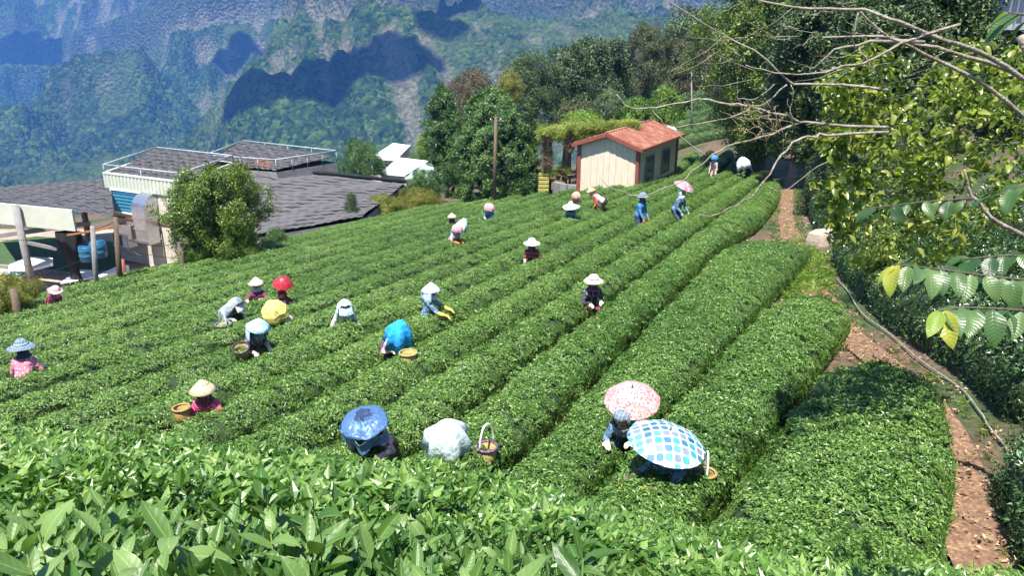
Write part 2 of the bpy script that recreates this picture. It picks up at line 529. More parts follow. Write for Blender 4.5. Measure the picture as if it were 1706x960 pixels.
rk = ramp(nt, n2.outputs[0], [(0.38, (0.03, 0.05, 0.02)), (0.54, (0.07, 0.072, 0.05)), (0.75, (0.17, 0.155, 0.13))]).outputs[0]
c = mixc(nt, at(nt, 'rock'), c, rk)
scc = ramp(nt, n2.outputs[0], [(0.35, (0.07, 0.08, 0.038)), (0.65, (0.19, 0.175, 0.12))]).outputs[0]
c = mixc(nt, at(nt, 'scar'), c, scc)
nt.links.new(c, b.inputs['Base Color'])
b.inputs['Roughness'].default_value = 1.0; b.inputs['Specular IOR Level'].default_value = 0.0
bp = nd(nt, 'ShaderNodeBump', Strength=1.0, Distance=7.0); bp.invert = True
nt.links.new(vo.outputs['Distance'], bp.inputs['Height'])
bp2 = nd(nt, 'ShaderNodeBump', Strength=0.8, Distance=5.0)
nt.links.new(n2.outputs[0], bp2.inputs['Height']); nt.links.new(bp.outputs[0], bp2.inputs['Normal'])
nt.links.new(bp2.outputs[0], b.inputs['Normal'])
tag(link('mountain', me, m_mtn), kind='structure')
# the farther range behind its left shoulder
fx = np.arange(-5200, 5201, 40.0); fy = np.arange(2700, 6200, 30.0)
FX, FY = np.meshgrid(fx, fy)
FZ = np.interp(FY, [2700, 4200, 5200, 6200], [-250, 150, 560, 780]) + 330 * (ridged(FX / 1500 + .3, FY / 2400, 5, 7) - 0.55)
FZ = np.clip(FZ, -400, 795)
me = grid_mesh('far_mountain', FX, FY, FZ)
for nm in ('rock', 'scar'): vattr(me, nm, np.zeros(FX.size))
vattr(me, 'meadow', sm(0.5, 0.62, fbm(FX / 300, FY / 300, 4, 9)).ravel())
tag(link('far_mountain', me, m_mtn), kind='structure')
# valley floor joining the near hill and the mountains
me = np_mesh('valley', [(-6000, -400, -450), (6000, -400, -450), (6000, 6300, -450), (-6000, 6300, -450)], [(0, 1, 2, 3)])
for nm in ('rock', 'scar', 'meadow'): vattr(me, nm, np.zeros(4))
tag(link('valley', me, m_mtn), kind='structure')

# air between
hz = MB().box((0, 2950, 185), (12400, 6900, 1300)).build('haze', None)
m_hz, nt, b, out = newmat('haze')
nt.nodes.remove(b)
pv = nd(nt, 'ShaderNodeVolumePrincipled')
pv.inputs['Color'].default_value = (0.13, 0.37, 1.0, 1)
pv.inputs['Density'].default_value = HAZE
pv.inputs['Anisotropy'].default_value = 0.0
nt.links.new(pv.outputs[0], out.inputs['Volume'])
hz.data.materials.append(m_hz)
tag(hz, 'pale blue haze filling the valley', 'haze', kind='stuff')

# clouds above the frame whose shadows lie on the mountain
m_cloud = pmat('cloud', (0.85, 0.85, 0.86), (0.8, 0.8, 0.82), 0.01, 1.0, spec=0.0)
def mtn_hit(px, py):
    d = ray(px, py); Y = np.arange(700, 2740, 4.0)
    xx, zz = d.x / d.y * Y, d.z / d.y * Y
    ii = np.clip(((xx + 2400) / 8).astype(int), 0, len(mx) - 1); jj = np.clip(((Y - 560) / 6.5).astype(int), 0, len(my) - 1)
    hit = np.nonzero(MZ[jj, ii] >= zz)[0]
    k = hit[0] if len(hit) else -1
    return Vector((xx[k], Y[k], zz[k]))
def cloud(spots, label):
    cpts = []
    e = empty('cloud', (0, 0, 0), label=label, cat='cloud', kind='structure')
    mb = MB()
    for px, py, r in spots:
        t = mtn_hit(px, py)
        p = t + SUN_DIR * ((1150 - t.z) / SUN_DIR.z)
        for i in range(9):
            a, rr = random.uniform(0, 2 * PI), random.uniform(0, 0.65) * r
            c = p + Vector((math.cos(a) * rr, math.sin(a) * rr, random.uniform(0, 0.5) * r))
            rad = r * random.uniform(0.35, 0.6)
            prof = [(rad * math.sin(PI * k / 10) * (1 + 0.07 * random.uniform(-1, 1)), -rad * 0.7 * math.cos(PI * k / 10)) for k in range(11)]
            mb.lathe(prof, 14, c)
    mb.build('puff', m_cloud, e)
cloud([(450, 130, 95), (505, 125, 80), (545, 132, 60), (400, 100, 60)], 'white cloud over the middle of the mountain')
cloud([(665, 95, 60), (640, 100, 50), (690, 92, 40)], 'small white cloud near the cliffs')
cloud([(30, 75, 100), (95, 85, 80)], 'white cloud over the left shoulder')
cloud([(760, 20, 70), (740, 45, 50)], 'white cloud over the high gorge')

# ================================================================== tea
m_tea = leafmat('tea_leaf', (0.042, 0.105, 0.016), (0.100, 0.205, 0.033), (0.225, 0.335, 0.088), rough=0.36, trans=0.28, spec=0.5, patch=0.22)
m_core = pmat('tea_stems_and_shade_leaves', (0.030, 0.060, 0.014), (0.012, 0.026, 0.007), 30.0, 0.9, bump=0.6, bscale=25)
m_hedge = leafmat('hedge_leaf', (0.020, 0.055, 0.013), (0.048, 0.105, 0.026), (0.13, 0.22, 0.075), rough=0.30, trans=0.15, spec=0.7, patch=0.5)

def tea_tile(n=190, rad=0.21, L=(0.036, 0.064), up=0.30):
    it = []
    while len(it) < n:
        a, r = random.uniform(0, 2 * PI), rad * math.sqrt(random.random())
        cx, cy, cz = r * math.cos(a), r * math.sin(a), random.uniform(-0.035, 0.015)
        az = random.uniform(0, 2 * PI)
        for k in range(random.choice((2, 3, 4))):                  # a shoot of a few leaves
            l = random.uniform(*L)
            it.append((kite(l, l * 0.40, 0.5, random.uniform(0.0, 0.3)), (random.gauss(up, 0.28), random.gauss(0, 0.28), az + k * 2.3 + random.uniform(-.4, .4)), (cx, cy, cz), 1.0))
    return leaf_pile(it)
TILES = [tea_tile() for _ in range(4)]

def hedge(name, cl, hw, H, m_leaf, label, cat, group, dens=7.5, round_ends=0.7, tiles=None, bump=0.02, lean=0.0, scale=1.0, sides=1.3, seed=0):
    """clipped tea hedge along a centre line: dark core plus leaf clumps over its skin"""
    c = np.array(cl, float)
    d = np.concatenate([[0], np.cumsum(np.hypot(*np.diff(c, axis=0).T))])
    Ltot = d[-1]
    t = np.linspace(0, Ltot, max(8, int(Ltot / 0.45)))
    cx, cy = np.interp(t, d, c[:, 0]), np.interp(t, d, c[:, 1])
    w = np.interp(t, d, np.broadcast_to(np.asarray(hw, float), d.shape))
    e = np.minimum(t, Ltot - t)
    w = w * np.sqrt(np.clip(1 - (1 - np.clip(e / round_ends, 0, 1)) ** 2, 0.02, 1))
    tx, ty = np.gradient(cx), np.gradient(cy); l = np.hypot(tx, ty); nx, ny = ty / l, -tx / l
    prof = np.array([(-0.9, 0.0), (-0.97, 0.30), (-0.97, 0.54), (-0.88, 0.74), (-0.66, 0.90), (-0.34, 0.98), (0, 1.0), (0.34, 0.98), (0.66, 0.90), (0.88, 0.74), (0.97, 0.54), (0.97, 0.30), (0.9, 0.0)])
    def surf(ti, u, v, off):
        """point on the skin: ti along, profile u (in half widths), v (in heights)"""
        X = np.interp(ti, t, cx); Y = np.interp(ti, t, cy); W = np.interp(ti, t, w)
        NX, NY = np.interp(ti, t, nx), np.interp(ti, t, ny)
        W0 = max(1e-6, float(np.max(w)))
        px, py = X + NX * u * (W + off), Y + NY * u * (W + off)
        hh = H * (0.72 + 0.28 * np.clip(W / W0 * 1.3, 0, 1))
        return px, py, ground(px, py) + v * hh + off + bump * (fbm(px * 1.3 + seed, py * 1.3, 3, 77) - 0.5) * 2 * (v > 0.4)
    root = empty(name, (cx[0], cy[0], gz(cx[0], cy[0])), label=label, cat=cat, group=group)
    b0 = np.array(root.location)
    U, Tt = np.meshgrid(prof[:, 0], t); Vv = np.broadcast_to(prof[:, 1], U.shape)
    X, Y, Z = surf(Tt, U, Vv, -0.06)
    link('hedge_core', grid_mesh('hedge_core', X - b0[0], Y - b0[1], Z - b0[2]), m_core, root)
    # leaf clumps
    seg = np.hypot(np.diff(prof[:, 0]) * np.mean(w), np.diff(prof[:, 1]) * H)
    seg[[0, 1, -2, -1]] *= sides
    sp = math.sqrt(1.0 / dens)                                     # jittered lattice: no holes
    ni, nj = max(2, int(Ltot / sp)), max(2, int(seg.sum() / sp))
    ii, jj = np.meshgrid(np.arange(ni), np.arange(nj))
    q2 = ((ii + 0.5 * (jj % 2) + RNG.uniform(0.1, 0.9, ii.shape)) / ni).ravel() % 1; q1 = np.clip((jj + RNG.uniform(0.1, 0.9, ii.shape)) / nj, 0, 0.9999).ravel(); n = len(q1)
    cum = np.concatenate([[0], np.cumsum(seg)]) / seg.sum()
    si = np.clip(np.searchsorted(cum, q1, side='right') - 1, 0, len(seg) - 1); fr = (q1 - cum[si]) / (cum[si + 1] - cum[si])
    u = prof[si, 0] + (prof[si + 1, 0] - prof[si, 0]) * fr; v = prof[si, 1] + (prof[si + 1, 1] - prof[si, 1]) * fr
    ti = q2 * Ltot
    x, y, z = surf(ti, u, v, 0.0)
    x1, y1, z1 = surf(ti + 0.05, u, v, 0.0)
    du = np.stack([prof[si + 1, 0] - prof[si, 0], prof[si + 1, 1] - prof[si, 1]], 1)
    W = np.interp(ti, t, w); NX, NY = np.interp(ti, t, nx), np.interp(ti, t, ny)
    A = np.stack([x1 - x, y1 - y, z1 - z], 1)
    B = np.stack([NX * du[:, 0] * W, NY * du[:, 0] * W, du[:, 1] * H], 1)
    N = np.cross(B, A); N /= np.linalg.norm(N, axis=1)[:, None] + 1e-9
    N[N[:, 2] < -0.2] *= -1
    N += RNG.normal(0, 0.07, N.shape)
    pts = np.stack([x, y, z], 1) + N * RNG.uniform(-0.012, 0.012, n)[:, None]
    o = scatter('foliage', tiles or TILES, pts - b0, normal_rot(N, RNG.uniform(0, 2 * PI, n)), scale * RNG.uniform(0.8, 1.2, n) * np.where(np.abs(u) > 0.8, np.where(v > 0.55, 0.6, 0.8), 1.0), m_leaf, root)
    return root

# boundaries between the rows: n at s = 10 and its change along s
gaps = [(1.2, 0.03), (-0.72, 0.12), (-2.2, 0.06), (-3.72, -0.045)]
k = 0
while gaps[-1][0] > -22.6:
    k += 1
    gaps.append((gaps[-1][0] - 1.32, max(-0.04, -0.04 + 0.004 * k)))
ends = {0: 11.5, 1: 15.3, 2: 22.2, 3: 40.0, 4: 47.0, 5: 52.0, 6: 54.0, 7: 54.0}
ORD = ['first', 'second', 'third', 'fourth', 'fifth', 'sixth', 'seventh', 'eighth', 'ninth', 'tenth', 'eleventh', 'twelfth', 'thirteenth', 'fourteenth', 'fifteenth', 'sixteenth', 'seventeenth', 'eighteenth', 'nineteenth', 'twentieth']
NROW = len(gaps) - 1
for i in range(NROW):
    (a1, b1), (a0, b0_) = gaps[i], gaps[i + 1]
    s1 = ends.get(i, 54.0 if (a0 + a1) / 2 > -13.2 else 42.5 + (a0 + 14.5) * 0.85)
    s0 = (4.2 + 0.45 * a0) / 0.893
    ss = np.linspace(s0, s1, 24)
    lo = a0 + b0_ * np.clip(ss - 10, -5, 30); hi = a1 + b1 * np.clip(ss - 10, -5, 30)
    gap = (0.12, 0.15, 0.22, 0.25)[i] if i < 4 else 0.32
    if i == 3: hi = hi + 0.7 * sm(21, 28, ss) * (1 - 0.7 * sm(33, 41, ss))
    if i == 0:
        hi = hi - 0.25 * np.abs(ss - 8.6) ** 1.2 * 0.25
    cl = [ns(m, s) for m, s in zip((lo + hi) / 2, ss)]
    hwid = (hi - lo) / 2 - gap / 2
    if i == 0: lab = 'broad rounded tea row nearest the dirt path, short and bulging'
    elif i == NROW - 1: lab = 'outermost tea row along the edge above the yard and grey roofs'
    else: lab = '%s clipped tea row counted leftwards from the dirt path' % ORD[i]
    hedge('tea_row', cl, hwid, CAN + 0.02 * math.sin(i * 2.1), m_tea, lab, 'tea row', 'parallel tea rows of the sloping field', dens=22 if i < 3 else (16 if i < 8 else 13), round_ends=0.9 if i < 3 else 0.5, seed=i * 3.1)

# ---- the steep bank of unclipped tea under the camera
m_big = leafmat('young_tea_leaf', (0.028, 0.082, 0.015), (0.070, 0.155, 0.029), (0.17, 0.27, 0.080), rough=0.42, trans=0.3, spec=0.42, patch=1.6)
nt = m_big.node_tree
bs = nt.nodes['Principled BSDF']
uvn = nd(nt, 'ShaderNodeUVMap'); uvn.uv_map = 'leaf'
sx = nd(nt, 'ShaderNodeSeparateXYZ'); nt.links.new(uvn.outputs[0], sx.inputs[0])
def mth(nt, op, a, b=None, c=None):
    m = nd(nt, 'ShaderNodeMath', operation=op)
    for i, v in enumerate((a, b, c)):
        if v is None: continue
        if isinstance(v, (int, float)): m.inputs[i].default_value = v
        else: nt.links.new(v, m.inputs[i])
    return m.outputs[0]
au = mth(nt, 'ABSOLUTE', sx.outputs[0])
side = mth(nt, 'PINGPONG', mth(nt, 'MULTIPLY_ADD', au, -0.16, sx.outputs[1]), 0.075)      # side veins run forward and outward
hgt = mth(nt, 'ADD', mth(nt, 'MULTIPLY', side, 5.0), mth(nt, 'MULTIPLY', mth(nt, 'MINIMUM', au, 0.12), -4.0))
bp = nd(nt, 'ShaderNodeBump', Strength=0.22, Distance=0.003)
nt.links.new(hgt, bp.inputs['Height']); nt.links.new(bp.outputs[0], bs.inputs['Normal'])
src = bs.inputs['Base Color'].links[0].from_socket
rib = ramp(nt, au, [(0.03, (1, 1, 1)), (0.10, (0, 0, 0))]).outputs[0]
ribf = mth(nt, 'MULTIPLY', rib, 0.55)
col2 = mixc(nt, ribf, src, (0.30, 0.42, 0.14))
nt.links.new(col2, bs.inputs['Base Color'])

def big_leaf(L, W, curl, fold, wave, nl=7):
    """leaf blade along +Y with midrib fold and curl; returns verts, quads, uv per vertex"""
    v, uv = [], []
    for i in range(nl + 1):
        t = i / nl
        w = W / 2 * (math.sin(PI * min(1, t ** 0.82)) ** 0.8 if 0 < t < 1 else 0.0) + (0.0008 if i in (0, nl) else 0)
        y = L * (math.sin(curl * t) / curl if abs(curl) > 1e-3 else t); z = -L * ((1 - math.cos(curl * t)) / curl if abs(curl) > 1e-3 else 0)
        for j, s in enumerate((-1, -0.5, 0, 0.5, 1)):
            zz = abs(s) * w * fold + wave * W * math.sin(t * 9 + s * 2) * abs(s)
            v.append((s * w, y, z + zz)); uv.append((s, t))
    f = [(i * 5 + j, i * 5 + j + 1, (i + 1) * 5 + j + 1, (i + 1) * 5 + j) for i in range(nl) for j in range(4)]
    return np.array(v), f, uv
random.seed(5)
BIGS = [big_leaf(0.09, 0.034 * random.uniform(0.9, 1.2), random.uniform(-0.3, 0.9), random.uniform(0.15, 0.6), random.uniform(0, 0.06)) for _ in range(8)]
BIG_ME = []
for v, f, uv in BIGS:
    me = np_mesh('leaf', v, f, True)
    l = me.uv_layers.new(name='leaf')
    idx = np.zeros(len(me.loops), np.int32); me.loops.foreach_get('vertex_index', idx)
    l.data.foreach_set('uv', np.array(uv)[idx].ravel())
    vattr(me, 'v', np.full(len(me.polygons), random.uniform(0.2, 0.8)), 'FACE')
    me.materials.append(m_big)
    BIG_ME.append(me)
m_stem = pmat('green_stem', (0.12, 0.19, 0.04), (0.09, 0.13, 0.03), 20, 0.6)
def shoot_leaves():
    """(leaf index, euler, loc, scale) for one shoot standing on z = 0"""
    out = []; az = random.uniform(0, 2 * PI); n = random.choice((4, 5, 5, 6)); h = random.uniform(0.05, 0.12)
    for k in range(n):
        t = k / (n - 1)
        out.append((random.randrange(8), (random.gauss(0.25 + 0.75 * t, 0.22), random.gauss(0, 0.25), az + 2.4 * k + random.uniform(-.3, .3)), (random.uniform(-.004, .004), random.uniform(-.004, .004), -0.05 + h * t), random.uniform(0.75, 1.15) * (1.0 - 0.35 * t)))
    return out, h
def bank_z(x, y):
    x, y = np.asarray(x, float), np.asarray(y, float)
    z = -(0.42 + 0.59 * y + 0.10 * x) - 0.10 * y * sm(-0.2, 0.40, x / (y + 0.2)) + 0.16 * (fbm(x * 0.9 + 3, y * 0.9, 3, 15) - 0.5) + 0.05 * (fbm(x * 4, y * 4, 2, 16) - 0.5)
    lim = 6.6 + 0.4 * np.sin(x * 0.9)
    return z - 1.2 * sm(lim - 1.2, lim + 0.4, y) - 1.4 * sm(3.1, 4.1, x - 0.10 * y)
bank = empty('tea_bush', (0, 2.0, gz(0, 2.0)), label='large-leaved unclipped tea bank filling the bottom of the picture', cat='tea bush')
bb = np.array(bank.location)
bx, by = np.meshgrid(np.arange(-9, 4.6, 0.12), np.arange(0.25, 7.3, 0.12))
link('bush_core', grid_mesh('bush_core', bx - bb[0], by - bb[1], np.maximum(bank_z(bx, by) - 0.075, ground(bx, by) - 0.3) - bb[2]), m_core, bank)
def bank_points(n, y0, y1, spread, pw=1.0):
    y = y0 + (y1 - y0) * RNG.random(n) ** pw
    x = RNG.uniform(-1, 1, n) * (0.72 * y + spread)
    k = x < 3.4 + 0.1 * y
    x, y = x[k], y[k]
    z = bank_z(x, y); e = 0.03
    N = np.stack([-(bank_z(x + e, y) - z) / e, -(bank_z(x, y + e) - z) / e, np.ones(len(x))], 1)
    N /= np.linalg.norm(N, axis=1)[:, None]
    return np.stack([x, y, z], 1), N
# four kinds of whole shoot for the mass of the near bank
def shoot_variant():
    V, Fc, A, UV, kk = [], [], [], [], 0
    for _ in range(5):
        ox, oy = random.uniform(-.05, .05), random.uniform(-.05, .05)
        lv, h = shoot_leaves()
        for li, e, loc, s in lv:
            v, f, uv = BIGS[li]
            V.append(rot_euler(v * s, e) + np.array(loc) + np.array((ox, oy, 0)))
            Fc += [tuple(i + kk for i in q) for q in f]; A += [random.uniform(0.05, 0.95)] * len(f); UV += uv; kk += len(v)
    return np.concatenate(V), Fc, np.array(A), UV
SH = [shoot_variant() for _ in range(4)]
pts, N = bank_points(5200, 0.5, 4.9, 0.6, 1.0)
Nn = N * 0.5 + np.array((0, 0, 0.5)) + RNG.normal(0, 0.15, N.shape)
o = scatter('foliage', [s[:3] for s in SH], pts - bb + np.array((0, 0, -0.02)), normal_rot(Nn, RNG.uniform(0, 2 * PI, len(pts))), RNG.uniform(0.5, 1.12, len(pts)) * np.interp(pts[:, 1], [1, 2, 4.9], [0.95, 0.78, 0.55]), m_big, bank, smooth=True)
l = o.data.uv_layers.new(name='leaf'); idx = np.zeros(len(o.data.loops), np.int32); o.data.loops.foreach_get('vertex_index', idx)
l.data.foreach_set('uv', np.array([u for s in SH for u in s[3]])[idx].ravel())
pts, N = bank_points(2300, 2.0, 7.1, 1.2, 0.8)
scatter('foliage', [tea_tile(190, 0.26, (0.045, 0.08), 0.6) for _ in range(4)], pts - bb, normal_rot(N * 0.6 + np.array((0, 0, 0.4)) + RNG.normal(0, 0.18, N.shape), RNG.uniform(0, 2 * PI, len(pts))), RNG.uniform(0.85, 1.2, len(pts)), m_tea, bank)
# the nearest leaves, one by one
near, _n = bank_points(900, 0.85, 1.75, 0.12)
near = near[np.argsort(near[:, 1])]
cnt = 0
stm = MB()
for p in near[RNG.permutation(len(near))[:66]]:
    lv, h = shoot_leaves()
    lift = random.uniform(0.0, 0.06) if random.random() < 0.8 else random.uniform(0.08, 0.15)
    stm.tube([p - bb + np.array((0, 0, -0.08)), p - bb + np.array((0, 0, lift + h - 0.05))], [0.0022, 0.0014], 5)
    for li, e, loc, s in lv:
        if cnt >= 300: break
        o = bpy.data.objects.new('leaf', BIG_ME[li]); COL.objects.link(o); o.parent = bank
        o.location = Vector(p - bb) + Vector(loc) + Vector((0, 0, lift)); o.rotation_euler = e; s = s * random.uniform(0.95, 1.3); o.scale = (s, s, s)
        cnt += 1
stm.build('stems', m_stem, bank)['kind'] = 'stuff'

# ---- hedges on the right of the path
HT = [tea_tile(170, 0.36, (0.06, 0.10), 0.7) for _ in range(4)]
def right_of_path(y0, y1, off, step=0.4): return [(path_x(y) + off, y) for y in np.arange(y0, y1, step)]
hedge('tea_hedge', right_of_path(7.9, 20.0, 1.75), 0.95, 1.0, m_hedge, 'tall dark glossy tea hedge beside the pipe along the path', 'hedge', 'hedges beyond the path', dens=9, tiles=HT, bump=0.16, sides=1.3, seed=50)
hedge('tea_hedge', right_of_path(8.6, 17.0, 3.7), 0.95, 1.05, m_hedge, 'rear tea hedge higher on the bank under the big drooping leaves', 'hedge', 'hedges beyond the path', dens=7, tiles=HT, bump=0.16, seed=60)
hedge('tea_hedge', right_of_path(4.4, 7.6, 1.2), 0.86, 0.85, m_hedge, 'small tea bush at the corner beside the sunlit dirt', 'hedge', 'hedges beyond the path', dens=10, tiles=HT, bump=0.14, sides=1.3, seed=70)
hedge('tea_hedge', right_of_path(22.0, 40.0, 1.9), 1.0, 1.1, m_hedge, 'shaded dark hedge beside the far end of the path', 'hedge', 'hedges beyond the path', dens=6, tiles=HT, bump=0.2, seed=80)
for i in range(5):
    a = P(1105 + 6 * i, 238 - 9 * i, 58 + 3.4 * i)
    hedge('tea_row', [(a.x + 0.0 + q * 2.0, a.y + q * 0.9) for q in range(0, 8)], 0.75, 0.7, m_tea, '%s short tea row up the slope behind the shed' % ['lowest', 'second', 'middle', 'fourth', 'uppermost'][i], 'tea row', 'short rows behind the shed', dens=4, seed=90 + i)

# ================================================================== buildings
Z3 = Vector((0, 0, 1))
m_cream = pmat('cream_painted_boards', (0.66, 0.58, 0.45), (0.52, 0.45, 0.34), 2.5, 0.75, bump=0.1, stretch=(4, 4, 0.5))
m_fact = pmat('beige_render', (0.58, 0.53, 0.45), (0.44, 0.40, 0.33), 1.2, 0.85, bump=0.15, bscale=20)
m_clad = pmat('pale_green_cladding', (0.50, 0.53, 0.44), (0.43, 0.45, 0.37), 2.0, 0.6)
m_rust = pmat('brown_red_paint', (0.27, 0.075, 0.045), (0.17, 0.05, 0.035), 5.0, 0.6)
m_redroof = pmat('rusty_red_metal_roof', (0.30, 0.115, 0.075), (0.17, 0.075, 0.055), 1.7, 0.7, c3=(0.42, 0.27, 0.19), stretch=(1, 3, 1))
m_dark = pmat('charcoal_roof_tile', (0.050, 0.047, 0.050), (0.022, 0.021, 0.023), 3.0, 0.65, bump=0.3, c3=(0.085, 0.08, 0.082))
m_net = pmat('grey_shade_net', (0.088, 0.084, 0.09), (0.052, 0.05, 0.054), 1.6, 0.85, bump=0.25, bscale=30, c3=(0.10, 0.097, 0.10))
m_rail = pmat('pale_grey_pipe', (0.36, 0.38, 0.40), (0.24, 0.25, 0.27), 4.0, 0.45)
m_white = pmat('white_paint', (0.80, 0.80, 0.78), (0.70, 0.70, 0.68), 3.0, 0.5)
m_steel = pmat('galvanised_steel', (0.55, 0.57, 0.60), (0.42, 0.44, 0.47), 6.0, 0.32, metal=0.9, bump=0.05)
m_grey = pmat('grey_concrete', (0.24, 0.235, 0.225), (0.16, 0.155, 0.15), 3.0, 0.9, bump=0.3)
m_blue = pmat('teal_blue_shutter', (0.035, 0.22, 0.36), (0.028, 0.17, 0.29), 2.0, 0.5)
m_barrel = pmat('blue_plastic', (0.02, 0.12, 0.22), (0.015, 0.09, 0.17), 5.0, 0.4)
m_black = pmat('black_cloth', (0.018, 0.02, 0.025), (0.010, 0.011, 0.014), 5.0, 0.9, bump=0.3)
m_glass = pmat('dark_window_glass', (0.06, 0.07, 0.075), (0.035, 0.04, 0.045), 1.0, 0.12, spec=0.7)
m_wood = pmat('weathered_wood', (0.16, 0.115, 0.08), (0.085, 0.06, 0.042), 9.0, 0.85, bump=0.4, stretch=(4, 4, 0.6))
m_orange = pmat('rusty_orange_steel', (0.42, 0.16, 0.05), (0.28, 0.10, 0.035), 6.0, 0.7)
m_pave = pmat('yard_paving', (0.30, 0.22, 0.17), (0.20, 0.15, 0.12), 0.8, 0.9, bump=0.3, bscale=12, c3=(0.42, 0.35, 0.28))
m_lawn = pmat('yard_lawn', (0.05, 0.10, 0.03), (0.03, 0.065, 0.02), 3.0, 0.95, bump=0.8, bscale=30)
m_paleroof = pmat('pale_sheet_roof', (0.74, 0.77, 0.74), (0.64, 0.67, 0.65), 0.5, 0.5)
m_aqua = pmat('faded_aqua_roof', (0.40, 0.52, 0.50), (0.33, 0.44, 0.42), 0.6, 0.6)
m_bluewall = pmat('pale_blue_wall', (0.45, 0.50, 0.57), (0.38, 0.43, 0.5), 0.8, 0.8)

def wave_rows(mb_parent, name, tl, tr, br, bl, rows, mat, amp=0.04, waves=14, lap=0.05, sag=0.0):
    """a roof of overlapping wavy courses: each course is a part"""
    tl, tr, br, bl = map(Vector, (tl, tr, br, bl))
    nrm = (tr - tl).cross(bl - tl).normalized()
    if nrm.z < 0: nrm = -nrm
    for r in range(rows):
        v0, v1 = r / rows, min(1.0, (r + 1.22) / rows)
        nu, vs = waves * 6, []
        for v, off in ((v0, 0.0), ((v0 + v1) / 2, lap * 0.6 + 0.02), (v1, lap), (v1, lap - 0.03)):
            for i in range(nu + 1):
                u = i / nu
                a = tl.lerp(tr, u); b = bl.lerp(br, u)
                w = amp * (0.5 + 0.5 * math.cos(2 * PI * u * waves)) + 0.3 * amp * math.sin(u * 37 + r * 2.3)
                vs.append(a.lerp(b, v) + nrm * (off + w) - Z3 * (sag * math.sin(PI * u * 3 + r) * 0.5))
        f = [(k * (nu + 1) + i, k * (nu + 1) + i + 1, (k + 1) * (nu + 1) + i + 1, (k + 1) * (nu + 1) + i) for k in range(3) for i in range(nu)]
        o = MB().add([p - Vector(mb_parent.location) for p in vs], f, 0, True).build(name, mat, mb_parent)

# ---- factory with the roof terrace
A = Vector((-17.8, 33.0, 0)); B = Vector((-13.6, 30.9, 0)); Cc = Vector((-13.0, 35.4, 0)); Dd = Vector((-17.7, 38.0, 0))
fac = empty('factory', (A.x, A.y, -10), label='beige tea factory with blue shutter, silver duct and white pipe frame on its roof', cat='building')
fb = fac.location
e1 = (B - A); LW = e1.length; e1.normalize(); en = Vector((e1.y, -e1.x, 0))
Mf = Matrix((e1, -en, Z3)).transposed()
def W(u, z, d): return A + e1 * (u * LW) + Z3 * z + en * d
ZT, ZB = -6.05, -10.6
def fbuild(mb, nm, mat, par=None): return mb.build(nm, mat, par or fac, base=fb)
mb = MB()
for p, q in ((A, B), (B, Cc), (Cc, Dd), (Dd, A)):
    t = (q - p).normalized(); nn = Vector((t.y, -t.x, 0))
    mb.add([p + Z3 * ZB, q + Z3 * ZB, q + Z3 * (ZT - 0.62), p + Z3 * (ZT - 0.62)], [(0, 1, 2, 3)])
fbuild(mb, 'wall', m_fact)
# parapet of vertical ribs
for p, q in ((A, B), (B, Cc), (Cc, Dd), (Dd, A)):
    mb = MB(); t = (q - p); L = t.length; t.normalize(); nn = Vector((t.y, -t.x, 0)); k = int(L / 0.11)
    for i in range(k):
        a = p + t * (L * i / k); mb.box(a + t * (L / k / 2) + nn * (0.03 if i % 2 else 0.05) + Z3 * (ZT - 0.31), (L / k, 0.08, 0.62), M=Matrix((t, -nn, Z3)).transposed())
    mb.bar(p + Z3 * (ZT + 0.02), q + Z3 * (ZT + 0.02), 0.2, 0.05)
    fbuild(mb, 'parapet', m_clad)
mb = MB().slab([A + Z3 * (ZT - 0.35), B + Z3 * (ZT - 0.35), Cc + Z3 * (ZT - 0.35), Dd + Z3 * (ZT - 0.35)], 0.1); fbuild(mb, 'roof_slab', m_dark)
i4 = lambda p, c: p.lerp(c, 0.05)
cen = (A + B + Cc + Dd) / 4
q = [i4(p, cen) + Z3 * (ZT - 0.05) for p in (Dd, Cc, B, A)]
q[0] += Z3 * 0.35; q[1] += Z3 * 0.35; q[2] -= Z3 * 0.12; q[3] -= Z3 * 0.12
wave_rows(fac, 'roof_tile_course', *q, rows=9, mat=m_dark, amp=0.05, waves=13)
# white pipe frame
for p, qq in ((A, B), (B, Cc), (Cc, Dd), (Dd, A)):
    mb = MB().tube([p + Z3 * (ZT + 0.38), qq + Z3 * (ZT + 0.38)], 0.034, 8)
    mb.tube([p + Z3 * ZT, p + Z3 * (ZT + 0.40)], 0.035, 6)
    mb.tube([p.lerp(qq, 0.5) + Z3 * (ZT - 0.3), p.lerp(qq, 0.5) + Z3 * (ZT + 0.38)], 0.025, 6)
    fbuild(mb, 'pipe_rail', m_rail)
# shutter
sh = fbuild(MB().box(W(0.27, -7.2, 0.03), (1.80, 0.08, 0.95), M=Mf), 'shutter', m_blue)
mb = MB()
for c, d in (((0.27, -6.70), (1.92, 0.12, 0.06)), ((0.27, -7.70), (1.92, 0.12, 0.06)), ((0.072, -7.2), (0.06, 0.12, 1.0)), ((0.468, -7.2), (0.06, 0.12, 1.0))):
    mb.box(W(c[0], c[1], 0.06), d, M=Mf)
mb.build('shutter_frame', m_white, sh, base=fb)
for k in range(6): MB().box(W(0.27, -7.58 + 0.15 * k, 0.08), (1.78, 0.03, 0.035), M=Mf).build('slat', m_blue, sh, base=fb)
# seam, small window, drain pipe
fbuild(MB().box(W(0.5, -7.95, 0.03), (LW, 0.06, 0.07), M=Mf), 'floor_band', m_rust)
w2 = fbuild(MB().box(W(0.86, -7.05, 0.02), (0.52, 0.06, 0.55), M=Mf), 'window', m_white)
MB().box(W(0.86, -7.05, 0.05), (0.42, 0.03, 0.45), M=Mf).build('pane', m_paleroof, w2, base=fb)
fbuild(MB().tube([W(0.66, -8.4, 0.08), W(0.66, -10.2, 0.08)], 0.035, 8), 'drain_pipe', m_grey)
